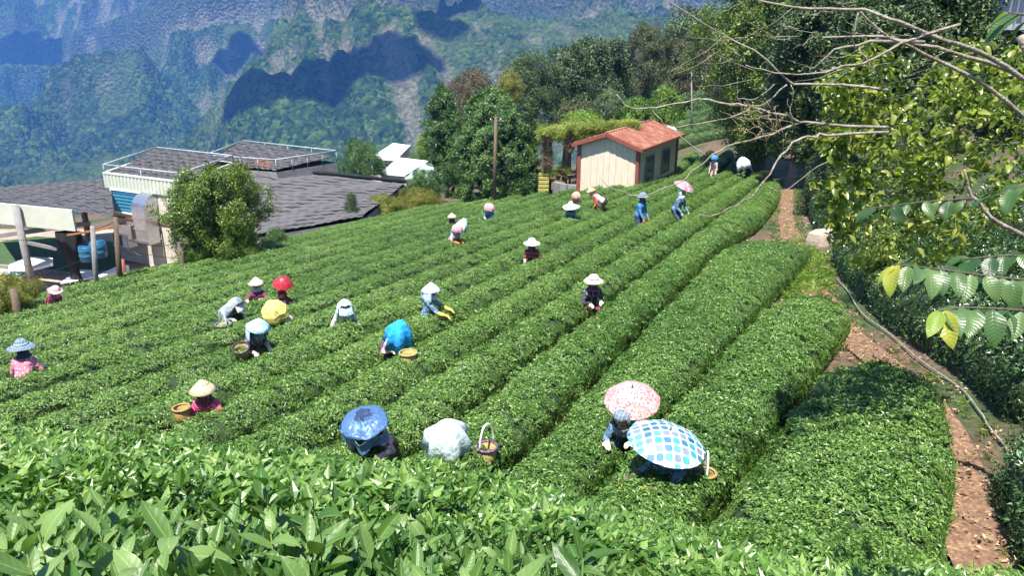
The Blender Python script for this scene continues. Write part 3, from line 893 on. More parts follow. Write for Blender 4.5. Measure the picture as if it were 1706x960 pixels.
# the big duct: mouth in the wall, elbow, riser, horizontal box
def duct_ring(c, ux, uy, w, h): return [c + ux * (-w / 2) + uy * (-h / 2), c + ux * (w / 2) + uy * (-h / 2), c + ux * (w / 2) + uy * (h / 2), c + ux * (-w / 2) + uy * (h / 2)]
rings = []
for k in range(7):
    a = R(90) * k / 6
    c = W(0.585, -7.25, 0.42) + en * (-0.40 + 0.42 * math.sin(a)) + Z3 * (0.36 * math.cos(a)) - Z3 * 0.05
    dirn = en * math.cos(a) - Z3 * math.sin(a)
    rings.append(duct_ring(c, e1, e1.cross(dirn) * -1, 0.78, 0.62))
rings.append(duct_ring(W(0.585, -8.0, 0.44), e1, en, 0.74, 0.6)); rings.append(duct_ring(W(0.585, -8.75, 0.44), e1, en, 0.72, 0.58))
vs = [p for r in rings for p in r]
f = [(k * 4 + i, k * 4 + (i + 1) % 4, (k + 1) * 4 + (i + 1) % 4, (k + 1) * 4 + i) for k in range(len(rings) - 1) for i in range(4)] + [(3, 2, 1, 0), tuple(range(len(vs) - 4, len(vs)))]
du = fbuild(MB().add(vs, f), 'ventilation_duct', m_steel)
for zz in (-7.62, -8.1, -8.6): MB().box(W(0.585, zz, 0.44), (0.80, 0.68, 0.05), M=Mf).build('flange', m_steel, du, base=fb)
MB().box(W(0.33, -8.35, 0.42), (1.0, 0.55, 0.62), M=Mf).build('duct_box', m_steel, du, base=fb)
# secondary block behind with its own frame
e2 = [PZ(x, y, -7.0) * 1.0 for x, y in ((342, 258), (459, 266), (560, 251), (405, 234))]
for p in e2: p.z = 0.0
ann = empty('annex_building', (e2[0].x, e2[0].y, -10), label='second dark roofed factory block with a pipe frame, behind the first', cat='building')
ab = ann.location
mb = MB()
for i in range(4): mb.add([e2[i] + Z3 * -12, e2[(i + 1) % 4] + Z3 * -12, e2[(i + 1) % 4] + Z3 * -7.7, e2[i] + Z3 * -7.7], [(0, 1, 2, 3)])
mb.build('wall', m_grey, ann, base=ab)
wave_rows(ann, 'roof_tile_course', e2[3] + Z3 * -7.05, e2[2] + Z3 * -7.4, e2[1] + Z3 * -7.65, e2[0] + Z3 * -7.5, rows=9, mat=m_dark, amp=0.05, waves=13)
for i in range(4):
    p, qq = e2[i], e2[(i + 1) % 4]
    mb = MB().tube([p + Z3 * -7.0, qq + Z3 * -7.0], 0.036, 8)
    for t in (0, 0.25, 0.5, 0.75): mb.tube([p.lerp(qq, t) + Z3 * -7.7, p.lerp(qq, t) + Z3 * -7.0], 0.025, 6)
    mb.build('pipe_rail', m_rail, ann, base=ab)
mb = MB(); c0 = P(430, 272, 42)
for a in ((-1.2, -0.5), (1.1, 0.35), (0.4, 0.5), (0.9, -0.25)): mb.bar(c0, c0 + e1 * a[0] + Z3 * a[1] * 0.5, 0.05)
mb.build('rusty_brace', m_orange, ann, base=ab)
# ---- long roof of shade net
tl, tr, br, bl = P(425, 283, 43.5), P(676, 306, 45.5), P(604, 362, 37), P(430, 392, 33.5)
net = empty('net_house', (bl.x, bl.y, -10.2), label='long low shed under rippled dark grey net roof beside the tea', cat='building')
wave_rows(net, 'roof_net_strip', tl, tr, br, bl, rows=17, mat=m_net, amp=0.035, waves=13, lap=0.05, sag=0.05)
mb = MB()
for p, q in ((tl, tr), (tr, br), (br, bl), (bl, tl)):
    p, q = p - Z3 * 0.12, q - Z3 * 0.12
    mb.add([Vector((p.x, p.y, -11.2)), Vector((q.x, q.y, -11.2)), q, p], [(0, 1, 2, 3)])
mb.build('wall', m_grey, net, base=net.location)
MB().tube([tl + Z3 * 0.12, tl.lerp(tr, 0.5) + Z3 * 0.2, tr + Z3 * 0.12], 0.12, 8).build('ridge_roll', m_black, net, base=net.location)
# ---- open canopy on the left
n1_, n2_ = P(-60, 333, 28.6), P(119, 350, 27.0)
f1_, f2_ = P(-60, 318, 34.5), P(182, 297, 37.0)
can = empty('open_canopy', (n2_.x, n2_.y, -10), label='open yard canopy with dark tiled roof and pale green fascia on columns', cat='building')
cb = can.location
wave_rows(can, 'roof_tile_course', f1_, f2_, P(190, 364, 27.3), n1_ + Vector((0, 0.2, 0.05)), rows=10, mat=m_dark, amp=0.05, waves=16)
MB().quad_thick(n1_ - Z3 * 0.82, n2_ - Z3 * 0.8, n2_, n1_, 0.08).build('fascia', m_clad, can, base=cb)
for px, Yc in ((38, 27.6), (-30, 28.6), (150, 33.0)):
    t = P(px - 9, 360, Yc); MB().tube([Vector((t.x, t.y, -10.3)), Vector((t.x, t.y, t.z + 0.4))], 0.13, 12).build('column', m_grey, can, base=cb)
t0, t1 = P(-40, 398, 27.7), P(150, 372, 28.6)
MB().bar(t0, t1, 0.14, 0.16).bar(P(35, 402, 27.6), P(95, 415, 27.9), 0.1, 0.12).build('beam', m_grey, can, base=cb)
# black cloth tied back to hang from the canopy corner
mb = MB(); vs = []; c0 = P(112, 386, 28.4); nseg = 28
for k, (z, wd) in enumerate(((0, 0.46), (-0.3, 0.47), (-0.8, 0.36), (-1.2, 0.22), (-1.5, 0.16), (-1.9, 0.21), (-2.3, 0.24))):
    for i in range(nseg):
        a = 2 * PI * i / nseg; r = wd * (1 + 0.13 * math.sin(7 * a + k * 0.3))
        vs.append(c0 + Vector((math.cos(a) * r, math.sin(a) * r * 0.45, z)))
f = [(k * nseg + i, k * nseg + (i + 1) % nseg, (k + 1) * nseg + (i + 1) % nseg, (k + 1) * nseg + i) for k in range(6) for i in range(nseg)]
tag(mb.add(vs, f, 0, True).build('drape', m_black, None), 'black cloth gathered and hanging from the canopy corner', 'curtain')

# ---- yard surfaces
def sheet(name, poly, z, mat):
    return tag(link(name, np_mesh(name, [(p.x, p.y, z) for p in poly], [tuple(range(len(poly)))]), mat), kind='structure')
YZ = -10.0
yx, yy = np.meshgrid(np.arange(-34, -5, 0.6), np.arange(21, 39, 0.6))
YN = 0.893 * yx - 0.45 * yy
yz = np.where(YN < -24.8, np.maximum(ground(yx, yy), -10.0) + 0.03, -10.4)
tag(link('yard', grid_mesh('yard', yx, yy, yz), m_pave), kind='structure')
sheet('lawn', [PZ(0, 445, YZ), PZ(95, 452, YZ), PZ(150, 458, YZ), PZ(205, 448, YZ), PZ(200, 405, YZ), PZ(60, 395, YZ), PZ(-40, 410, YZ)], YZ + 0.045, m_lawn)
mb = MB(); k0 = [PZ(*q, YZ) for q in ((-30, 440), (0, 447), (60, 452), (100, 458), (150, 463), (205, 452))]
for a, b in zip(k0[:-1], k0[1:]): mb.bar(a + Z3 * 0.09, b + Z3 * 0.09, 0.16, 0.14)
mb.build('kerb', m_grey)['kind'] = 'structure'
tag(MB().bar(PZ(165, 486, YZ) + Z3 * 0.3, PZ(212, 464, YZ) + Z3 * 0.3, 0.35, 0.6).build('low_wall', m_white), 'low white wall between the poles below the field', 'wall')

# ---- the shed with the red roof
rzs = R(-30)
S0 = Vector((3.95, 44.5, -9.75))
shed = empty('shed', S0, rzs, label='small cream boarded shed with rusty red roof beside the field', cat='building')
Wd, Ln, He, Ri = 3.62, 6.7, 3.35, 3.98
def boards(a, b, z0, z1f, nm, out_n):
    """wall of vertical boards from a to b (local xy); z1f(u) is the top"""
    a, b = Vector(a), Vector(b); L = (b - a).length; t = (b - a) / L; k = int(L / 0.19)
    nn = Vector((*out_n, 0))
    for i in range(k):
        u0, u1 = i / k + 0.003 / L, (i + 1) / k - 0.003 / L
        d = 0.012 * (i % 2) + random.uniform(0, 0.008)
        p0, p1 = a + t * L * u0, a + t * L * u1
        pts = [Vector((p0.x, p0.y, z0)), Vector((p1.x, p1.y, z0)), Vector((p1.x, p1.y, z1f(u1))), Vector((p0.x, p0.y, z1f(u0)))]
        MB().add([q + nn * d for q in pts] + [q - nn * 0.03 for q in pts], [(0, 1, 2, 3), (0, 4, 5, 1), (1, 5, 6, 2), (2, 6, 7, 3), (3, 7, 4, 0)]).build('board', m_cream, wl_)
gab = lambda u: He + (Ri - He) * (1 - abs(2 * u - 1)) - 0.02
wl_ = MB().box((Wd / 2, Ln / 2, He / 2 - 0.2), (Wd - 0.12, Ln - 0.12, He + 0.4)).build('wall', m_cream, shed)
boards((0, 0), (Wd, 0), -0.5, gab, 'board', (0, -1))
boards((Wd, 0), (Wd, Ln), -0.5, lambda u: He - 0.02, 'board', (1, 0))
for x, y in ((0, 0), (Wd, 0), (Wd, Ln), (0, Ln)): MB().box((x, y, He / 2 - 0.3), (0.2, 0.2, He + 0.5)).build('corner_post', m_rust, shed)
ov = 0.35
def slope(sgn):
    xe = Wd + ov if sgn > 0 else -ov
    ze = He - (Ri - He) * (ov / (Wd / 2)) + 0.10
    return Vector((Wd / 2, -ov, Ri + 0.10)), Vector((Wd / 2, Ln + ov, Ri + 0.10)), Vector((xe, Ln + ov, ze)), Vector((xe, -ov, ze))
for sgn in (1, -1):
    a, b, c, d = slope(sgn)
    k = 18
    rf = MB().quad_thick(a, d, c, b, 0.05 * (1 if sgn > 0 else -1)).build('roof', m_redroof, shed) if sgn > 0 else MB().quad_thick(a, b, c, d, 0.05).build('roof', m_redroof, shed)
    for i in range(k):
        t = (i + 0.5) / k
        MB().bar(a.lerp(b, t) + Z3 * 0.03, d.lerp(c, t) + Z3 * 0.03, 0.07, 0.05).build('roof_rib', m_redroof, rf)
    MB().bar(a + Vector((0, -0.02, -0.08)), d + Vector((0, -0.02, -0.08)), 0.05, 0.2).build('barge_board', m_rust, rf)
    MB().bar(d + Vector((0.02 * sgn, 0, -0.08)), c + Vector((0.02 * sgn, 0, -0.08)), 0.05, 0.14).build('gutter', m_rust, rf)
MB().tube([(Wd / 2, -ov, Ri + 0.13), (Wd / 2, Ln + ov, Ri + 0.13)], 0.06, 8).build('ridge_cap', m_redroof, shed)
for yw in (1.25, 4.05):
    wn_ = MB().box((Wd + 0.03, yw + 0.55, 1.95), (0.06, 1.25, 1.35)).build('window', m_glass, shed)
    mb = MB()
    for zz in (1.27, 2.63): mb.box((Wd + 0.06, yw + 0.55, zz), (0.08, 1.35, 0.07))
    for y2 in (-0.1, 1.2): mb.box((Wd + 0.06, yw + y2, 1.95), (0.08, 0.07, 1.36))
    mb.build('window_frame', m_grey, wn_)
    for q in range(7): MB().tube([(Wd + 0.1, yw - 0.1 + 0.2 * (q + 0.5), 1.3), (Wd + 0.1, yw - 0.1 + 0.2 * (q + 0.5), 2.6)], 0.012, 5).build('bar', m_grey, wn_)
# ---- pale roofs beyond
def pale_house(px, label, roofmat, wallmat, zroof, drop, hgt):
    pts = [PZ(x, y, zroof - dz) for (x, y, dz) in px]
    c = sum(pts, Vector()) / len(pts)
    h = empty('house', (c.x, c.y, zroof - hgt), label=label, cat='house', group='pale roofed houses below the field')
    rf = MB().slab(pts, 0.12).build('roof', roofmat, h, base=h.location)
    mb = MB(); q = [p.lerp(c, 0.07) - Z3 * 0.12 for p in pts]
    for i in range(len(q)):
        a, b = q[i], q[(i + 1) % len(q)]
        mb.add([Vector((a.x, a.y, zroof - hgt)), Vector((b.x, b.y, zroof - hgt)), b, a], [(0, 1, 2, 3)])
    mb.build('wall', wallmat, h, base=h.location)
    a, b = q[0], q[1]
    for t in (0.25, 0.5, 0.75):
        p = a.lerp(b, t); d = (b - a).normalized(); nn = Vector((d.y, -d.x, 0))
        w_ = MB().box(p + nn * 0.03 - Z3 * 0.75, (0.9, 0.08, 0.8), M=Matrix((d, -nn, Z3)).transposed()).build('window', m_glass, h, base=h.location)
        MB().box(p + nn * 0.05 - Z3 * 1.18, (1.0, 0.12, 0.06), M=Matrix((d, -nn, Z3)).transposed()).build('sill', m_white, w_, base=h.location)
    return h
pale_house([(615, 264, 0.3), (660, 266, 0.3), (684, 242, 0), (655, 238, 0)], 'uppermost white roofed house among the shrubs in the valley', m_paleroof, m_fact, -11.4, 0, 3.0)
pale_house([(632, 288, 0.2), (676, 292, 0.2), (714, 268, 0), (665, 262, 0)], 'white flat roofed house with posts beside the net roof', m_paleroof, m_fact, -11.2, 0, 3.2)
pale_house([(674, 298, 0.1), (760, 291, 0.5), (765, 262, 0.2), (700, 274, 0)], 'pale blue house with faded aqua roof behind the little conifer', m_aqua, m_bluewall, -10.9, 0, 3.6)
wr = [P(1066, 207, 55), P(1122, 210, 54), P(1128, 216, 52), P(1085, 214, 50)]
lean = empty('lean_to', (wr[0].x, wr[0].y, gz(wr[0].x, wr[0].y)), label='white sheet roof of a lean-to just behind the red roof', cat='lean-to')
MB().slab(wr, 0.06).build('roof', m_paleroof, lean, base=lean.location)
for p in wr: MB().tube([Vector((p.x, p.y, gz(p.x, p.y) - 0.1)), p - Z3 * 0.05], 0.05, 6).build('post', m_grey, lean, base=lean.location)
th = empty('house', P(1690, 40, 26), label='pale building corner at the upper right behind the leaves', cat='house')
MB().box(P(1706, 8, 26), (1.7, 2, 1.5), rz=0.3).build('wall', m_bluewall, th, base=th.location)
MB().box(P(1706, -16, 26), (2.0, 2.3, 0.15), rz=0.3).build('roof', m_paleroof, th, base=th.location)
for k in range(3): MB().box(P(1684 + 12 * k, 10, 24.6), (0.04, 0.04, 1.3)).build('window_bar', m_grey, th, base=th.location)

# ================================================================== trees and shrubs
random.seed(23)
def clump(n=60, rad=0.45, L=(0.11, 0.2), W=0.5, droop=0.2, flat=1.0):
    it = []
    for _ in range(n):
        d = Vector((random.gauss(0, 1), random.gauss(0, 1), random.gauss(0, 1))).normalized() * rad * random.random() ** 0.5
        l = random.uniform(*L)
        it.append((kite(l, l * W, 0.3, droop), (random.gauss(0.2, 0.6), random.gauss(0, 0.5), random.uniform(0, 2 * PI)), (d.x, d.y, d.z * flat), 1.0))
    return leaf_pile(it)
CL_BROAD = [clump(75, 0.45, (0.12, 0.22)) for _ in range(4)]
CL_FINE = [clump(120, 0.42, (0.08, 0.14), 0.42) for _ in range(4)]
CL_NEEDLE = [clump(85, 0.42, (0.16, 0.30), 0.36, 0.4) for _ in range(4)]
CL_TINY = [clump(120, 0.3, (0.05, 0.09), 0.5) for _ in range(4)]
CL_LONG = [clump(60, 0.42, (0.28, 0.5), 0.13, 0.5) for _ in range(4)]
L_DARK = leafmat('dark_evergreen_leaf', (0.018, 0.042, 0.011), (0.045, 0.085, 0.020), (0.10, 0.145, 0.038), 0.45, 0.15, patch=0.35)
L_OLIVE = leafmat('olive_leaf', (0.030, 0.042, 0.012), (0.065, 0.082, 0.022), (0.13, 0.14, 0.04), 0.5, 0.15, patch=0.35)
L_BROWN = leafmat('dry_brown_leaf', (0.055, 0.045, 0.025), (0.10, 0.085, 0.048), (0.17, 0.14, 0.085), 0.7, 0.1, tcol=(1.2, 1.1, 0.7), patch=0.4)
L_GREEN = leafmat('mid_green_leaf', (0.018, 0.055, 0.012), (0.048, 0.115, 0.022), (0.11, 0.20, 0.045), 0.4, 0.2, patch=0.5)
L_ROUND = leafmat('fresh_green_leaf', (0.022, 0.066, 0.013), (0.062, 0.135, 0.026), (0.14, 0.235, 0.055), 0.4, 0.2, patch=0.6)
L_BRIGHT = leafmat('bright_green_leaf', (0.045, 0.11, 0.012), (0.11, 0.21, 0.022), (0.23, 0.33, 0.04), 0.4, 0.35, patch=0.6)
L_YEL = leafmat('yellow_green_leaf', (0.08, 0.10, 0.014), (0.17, 0.19, 0.024), (0.33, 0.32, 0.05), 0.5, 0.3, patch=0.7)
L_LIME = leafmat('lime_leaf', (0.035, 0.075, 0.012), (0.085, 0.15, 0.02), (0.21, 0.27, 0.04), 0.35, 0.35, patch=0.5)
m_bark = pmat('grey_brown_bark', (0.14, 0.11, 0.085), (0.07, 0.055, 0.042), 9.0, 0.9, bump=0.6, stretch=(3, 3, 0.8))
m_palebark = pmat('pale_grey_bark', (0.24, 0.205, 0.16), (0.12, 0.10, 0.075), 9.0, 0.85, bump=0.5, c3=(0.36, 0.33, 0.28), bscale=40)
m_twig = pmat('dry_twig', (0.34, 0.25, 0.15), (0.22, 0.15, 0.09), 12.0, 0.85)

def tree(name, x0, x1, yt, yb, Y, shape, mat, clumps, label, cat='tree', group=None, n=260, csc=1.0, lobes=14, base=None, bark=None, jit=1.0, depth=1.0, lumpy=(0.10, 1.65)):
    """a tree whose crown spans the given outline at distance Y"""
    top, bot = P((x0 + x1) / 2, yt, Y), P((x0 + x1) / 2, yb, Y)
    wid = (P(x1, yb, Y) - P(x0, yb, Y)).length
    hgt = top.z - bot.z
    bz = gz(bot.x, bot.y)
    root = empty(name, (bot.x, bot.y, min(bz, bot.z)), label=label, cat=cat, group=group)
    b0 = np.array(root.location)
    zc0 = bot.z - b0[2]
    rx, rz = wid / 2, hgt / 2
    pts, nrm, sc = [], [], []
    limbs = []
    def prof_at(t):
        t = np.asarray(t, float)
        if shape == 'round': return np.sqrt(np.clip(1 - (2 * t - 1) ** 2, 0, 1)) ** 0.85
        if shape == 'cone': return (1 - t) ** 0.75 * 0.95 + 0.1
        if shape == 'column': return 0.9 * np.clip(1 - t ** 4, 0, 1) ** 0.5 + 0.08
        if shape == 'spread': return np.sin(PI * (0.15 + 0.72 * t)) ** 0.6
        return np.sqrt(np.clip(1 - t ** 2.4, 0, 1))
    sd = random.uniform(0, 90)
    # lumpy skin of the crown, then looser clumps inside it
    for frac, r0, r1 in ((0.72, 0.80, 1.0), (0.28, 0.35, 0.8)):
        m = int(n * frac * 1.25)
        t = RNG.random(m) ** 0.85; a = RNG.uniform(0, 2 * PI, m)
        fq = max(2.0, lobes ** 0.5 * 0.8)
        lump = fbm(np.cos(a) * fq + sd, np.sin(a) * fq + t * fq * 1.2, 3, 3)
        r = prof_at(t) * rx * (lumpy[0] + lumpy[1] * lump) * RNG.uniform(r0, r1, m)
        p = np.stack([r * np.cos(a), depth * r * np.sin(a), t * hgt * (0.80 + 0.36 * lump)], 1)
        d = np.stack([np.cos(a), np.sin(a), (t - 0.35) * 1.6], 1); d /= np.linalg.norm(d, axis=1)[:, None]
        keep = RNG.random(m) < 0.35 + 1.1 * lump
        pts.append(p[keep]); nrm.append(d[keep])
    for k in range(8): limbs.append(pts[0][RNG.integers(0, len(pts[0]))] * 0.85)
    pts = np.concatenate(pts); nrm = np.concatenate(nrm)
    pts[:, 2] += zc0
    cs = csc * RNG.uniform(0.6, 1.25, len(pts)) * jit
    scatter('crown', clumps, pts, normal_rot(nrm + RNG.normal(0, .3, nrm.shape), RNG.uniform(0, 2 * PI, len(pts))), cs, mat, root)
    mb = MB()
    tr = max(0.03, 0.045 * hgt)
    zt = zc0 + hgt * 0.72
    mb.tube([(0, 0, -0.3), (0.02 * hgt, 0, zt * 0.4), (-0.015 * hgt, 0.01 * hgt, zt)], [tr * 1.2, tr * 0.8, tr * 0.25], 9)
    for c in limbs[:8]:
        z0 = zc0 + c[2] * 0.45
        mb.tube([(0, 0, z0), (c[0] * 0.5, c[1] * 0.5, zc0 + c[2] * 0.8), (c[0] * 0.95, c[1] * 0.95, zc0 + c[2])], [tr * 0.45, tr * 0.28, tr * 0.1], 6)
    mb.build('trunk', bark or m_bark, root)
    return root

TG = 'dark trees on the ridge'
tree('evergreen_tree', 838, 930, 92, 232, 76, 'round', L_DARK, CL_FINE, 'dark round evergreen at the left end of the ridge trees', group=TG, n=344, csc=1.5)
tree('broadleaf_tree', 900, 985, 84, 228, 80, 'round', L_DARK, CL_BROAD, 'dark broadleaf tree second from the left on the ridge', group=TG, n=334, csc=1.5)
tree('broadleaf_tree', 958, 1050, 74, 222, 84, 'spread', L_DARK, CL_BROAD, 'dark tree with flat top in the middle of the ridge', group=TG, n=344, csc=1.6)
tree('broadleaf_tree', 1030, 1112, 48, 205, 88, 'round', L_OLIVE, CL_FINE, 'tallest olive brown tree on the ridge', group=TG, n=397, csc=1.6)
tree('broadleaf_tree', 1095, 1180, 62, 210, 86, 'round', L_OLIVE, CL_FINE, 'olive tree just right of the tallest ridge tree', group=TG, n=365, csc=1.6)
tree('broadleaf_tree', 1150, 1235, 68, 212, 80, 'round', L_BROWN, CL_FINE, 'brownish tree partly behind the lime leaved tree', group=TG, n=344, csc=1.5)
tree('broadleaf_tree', 1100, 1260, 20, 100, 118, 'spread', L_DARK, CL_BROAD, 'distant dark wood edge above the olive trees', group=TG, n=355, csc=2.2)
tree('yellow_tree', 830, 868, 118, 178, 72, 'round', L_YEL, CL_FINE, 'small yellow green tree top beside the dark evergreen', n=114, csc=1.0, lobes=7)
tree('dry_tree', 738, 830, 124, 215, 66, 'round', L_BROWN, CL_FINE, 'dry brown tree behind the cypress', n=344, csc=1.15)
tree('cypress_tree', 712, 766, 152, 285, 60, 'column', L_GREEN, CL_NEEDLE, 'dense green cypress left of the big round tree', n=438, csc=0.8, lobes=22)
tree('round_tree', 748, 902, 164, 334, 50, 'dome', L_ROUND, CL_NEEDLE, lumpy=(0.45, 1.05), label='big dense round tree behind the utility pole', n=1567, csc=0.72, lobes=46)
tree('shrub', 922, 1004, 172, 232, 58, 'dome', L_OLIVE, CL_BROAD, 'reddish topped shrub behind the pergola', 'shrub', n=209, csc=0.9)
tree('weeping_shrub', 930, 1010, 190, 240, 53, 'dome', L_BRIGHT, CL_LONG, 'mound of long drooping leaves behind the shed', 'shrub', n=177, csc=0.8)
tree('shrub', 1035, 1085, 168, 208, 62, 'dome', L_BRIGHT, CL_BROAD, 'bright green shrub above the red roof', 'shrub', n=156, csc=0.9)
tree('shrub', 1075, 1135, 150, 212, 68, 'dome', L_BRIGHT, CL_BROAD, 'leafy bright bush at the foot of the olive trees', 'shrub', n=198, csc=1.0)
tree('shrub', 1120, 1190, 158, 200, 72, 'dome', L_GREEN, CL_BROAD, 'green bush above the short tea rows', 'shrub', n=198, csc=1.1)
tree('shrub', 985, 1050, 155, 215, 66, 'dome', L_DARK, CL_LONG, 'dark feathery bush under the ridge trees', 'shrub', n=198, csc=1.0)
tree('shrub', 1180, 1240, 165, 215, 64, 'dome', L_DARK, CL_BROAD, 'dark bush at the right end of the short rows', 'shrub', n=167, csc=1.0)
# left of the field
tree('garden_tree', 306, 440, 284, 420, 27.6, 'spread', L_LIME, CL_BROAD, lumpy=(-0.25, 2.3), label= 'spreading garden tree in front of the factory corner', n=647, csc=0.52, lobes=26)
tree('garden_tree', 298, 372, 300, 432, 27.3, 'dome', L_GREEN, CL_FINE, 'darker green tree against the factory wall', n=334, csc=0.5, lobes=18)
tree('shrub', 366, 440, 366, 436, 27.0, 'dome', L_BRIGHT, CL_FINE, 'bright green shrub below the spreading garden tree', 'shrub', n=250, csc=0.4, lobes=12)
tree('shrub', 300, 345, 412, 446, 26.6, 'dome', L_BRIGHT, CL_FINE, 'low yellowish shrub at the foot of the factory wall', 'shrub', n=114, csc=0.36, lobes=8)
tree('shrub', 440, 482, 384, 408, 31, 'dome', L_GREEN, CL_FINE, 'low bush at the corner of the net roof', 'shrub', n=94, csc=0.4, lobes=7)
tree('conifer', 676, 738, 284, 338, 46, 'spread', L_GREEN, CL_LONG, 'little spreading conifer before the pale blue house', n=177, csc=0.5)
tree('clipped_hedge', 594, 680, 330, 368, 40.5, 'dome', L_YEL, CL_TINY, 'long clipped yellow green hedge at the field edge', 'hedge', n=397, csc=0.75, lobes=22, depth=0.6)
tree('clipped_hedge', 655, 733, 317, 352, 43.5, 'dome', L_YEL, CL_TINY, 'rounded yellow green hedge nearer the round tree', 'hedge', n=344, csc=0.75, lobes=20, depth=0.6)
tree('column_shrub', 575, 600, 324, 374, 38, 'column', L_DARK, CL_FINE, 'narrow dark upright shrub before the net roof', 'shrub', n=114, csc=0.4, lobes=10)
tree('shrub', -30, 62, 466, 520, 19.5, 'dome', L_YEL, CL_FINE, 'yellowing shrub round the stump post at the left edge', 'shrub', n=271, csc=0.36, lobes=16)
tree('shrub', 560, 640, 236, 300, 62, 'dome', L_GREEN, CL_FINE, 'green thicket between the annex and the white roofs', 'shrub', n=229, csc=1.0)
tree('shrub', 690, 738, 226, 268, 70, 'dome', L_BRIGHT, CL_FINE, 'light green tree above the aqua roof', 'shrub', n=229, csc=0.9)
tree('shrub', -20, 40, 395, 440, 40, 'dome', L_GREEN, CL_FINE, 'dark bush seen below the canopy at the left edge', 'shrub', n=135, csc=0.7)
tree('shrub', 55, 110, 385, 410, 42, 'dome', L_YEL, CL_FINE, 'yellow bush seen under the canopy', 'shrub', n=104, csc=0.6)
# right of the path
tree('lime_tree', 1175, 1345, -60, 260, 47, 'round', L_LIME, CL_BROAD, 'tall lime green leaved tree over the far end of the path', n=940, csc=1.05, lobes=34)
tree('broadleaf_tree', 1270, 1440, -70, 270, 39, 'round', L_DARK, CL_BROAD, 'tall dark tree behind the bare branches', n=940, csc=1.1, lobes=30)
tree('broadleaf_tree', 1385, 1600, -60, 240, 28, 'round', L_DARK, CL_BROAD, 'dark tree filling the gap behind the near leafy tree', n=731, csc=1.1, lobes=26)
tree('broadleaf_tree', 1560, 1760, -90, 230, 31, 'round', L_DARK, CL_BROAD, 'dark tree at the upper right edge behind the near branches', n=543, csc=1.0, lobes=22)
tree('shrub', 1330, 1420, 240, 372, 29, 'dome', L_DARK, CL_FINE, 'dark bush hanging over the shaded path', 'shrub', n=313, csc=0.7, lobes=16)
tree('shrub', 1400, 1530, 240, 400, 22, 'dome', L_DARK, CL_FINE, 'dark bush behind the topiary', 'shrub', n=344, csc=0.6, lobes=16)
tree('shrub', 1440, 1600, 370, 440, 15.5, 'dome', L_LIME, CL_TINY, 'light weedy bush at the top of the right hedge', 'shrub', n=271, csc=0.7, lobes=14)
tree('topiary', 1379, 1417, 332, 384, 23.5, 'column', L_YEL, CL_TINY, 'small egg shaped yellow green topiary beside the path', 'topiary', n=219, csc=0.5, lobes=14)

# ---- the near tree: pale limbs, bare branches, olive leaves
near_tree = empty('near_tree', (6.6, 6.2, gz(6.6, 6.2)), label='near tree with bare pale branches and glossy olive leaves at the right', cat='tree')
nb = near_tree.location
def limb(pts, r0, r1, mat=m_palebark, nm='branch'):
    q = [P(x, y, Y) for x, y, Y in pts]
    # a little wander between the given points
    out, rr = [q[0]], [r0]
    for i in range(len(q) - 1):
        for k in (1, 2, 3):
            t = k / 3
            p = q[i].lerp(q[i + 1], t)
            if k < 3: p = p + Vector((random.gauss(0, .006), random.gauss(0, .02), random.gauss(0, .006)))
            out.append(p); rr.append(r0 + (r1 - r0) * (i + t) / (len(q) - 1))
    return MB().tube([p - nb for p in out], [q * 0.55 for q in rr], 7).build(nm, mat, near_tree)
limb([(1790, 640, 6.6), (1770, 450, 6.5), (1755, 300, 6.4), (1745, 150, 6.3), (1700, 60, 6.3)], 0.12, 0.06, nm='trunk')
limb([(1765, 420, 6.5), (1706, 393, 6.3), (1650, 362, 6.2), (1617, 325, 6.2), (1606, 282, 6.2)], 0.045, 0.02)
limb([(1745, 150, 6.3), (1640, 90, 6.2), (1575, 68, 6.1), (1500, 36, 6.0), (1440, 15, 6.0), (1350, 14, 6.0), (1262, 0, 6.1)], 0.040, 0.012)
limb([(1750, 230, 6.4), (1640, 140, 6.3), (1540, 90, 6.3), (1480, 62, 6.2), (1430, 15, 6.1)], 0.035, 0.014)
limb([(1690, 120, 6.4), (1560, 78, 6.4), (1470, 60, 6.5), (1370, 62, 6.6)], 0.034, 0.013)
limb([(1540, 70, 6.3), (1450, 68, 6.3), (1390, 82, 6.4), (1348, 118, 6.5)], 0.028, 0.010)
limb([(1600, 40, 6.0), (1500, 72, 6.0), (1437, 106, 6.0), (1346, 123, 6.0), (1288, 121, 6.1), (1242, 108, 6.1)], 0.022, 0.007)
limb([(1480, 150, 6.1), (1400, 141, 6.2), (1325, 140, 6.2), (1312, 133, 6.2), (1258, 84, 6.2), (1167, 36, 6.2), (1112, 0, 6.2)], 0.022, 0.008)
limb([(1480, 212, 6.2), (1379, 207, 6.2), (1333, 204, 6.2), (1298, 190, 6.2), (1257, 180, 6.3), (1217, 174, 6.3), (1162, 165, 6.4), (1103, 177, 6.4), (1068, 181, 6.5), (1041, 175, 6.5), (1027, 157, 6.5)], 0.022, 0.008)
limb([(1154, 164, 6.4), (1171, 137, 6.4), (1168, 118, 6.4)], 0.009, 0.004)
limb([(1480, 220, 6.0), (1379, 226, 6.0), (1346, 227, 6.0), (1320, 237, 5.9), (1292, 272, 5.8), (1260, 319, 5.8), (1230, 342, 5.8), (1184, 360, 5.8), (1160, 361, 5.8)], 0.021, 0.006)
limb([(1333, 204, 6.2), (1287, 224, 6.1), (1225, 239, 6.1), (1187, 257, 6.0), (1170, 274, 6.0), (1127, 307, 6.0), (1081, 324, 6.0), (1049, 326, 6.0), (1016, 312, 6.0), (1001, 298, 6.0)], 0.016, 0.004)
limb([(1311, 141, 6.2), (1276, 171, 6.2), (1244, 185, 6.2), (1190, 201, 6.2), (1130, 212, 6.2), (1103, 204, 6.2), (1087, 184, 6.3)], 0.012, 0.005)
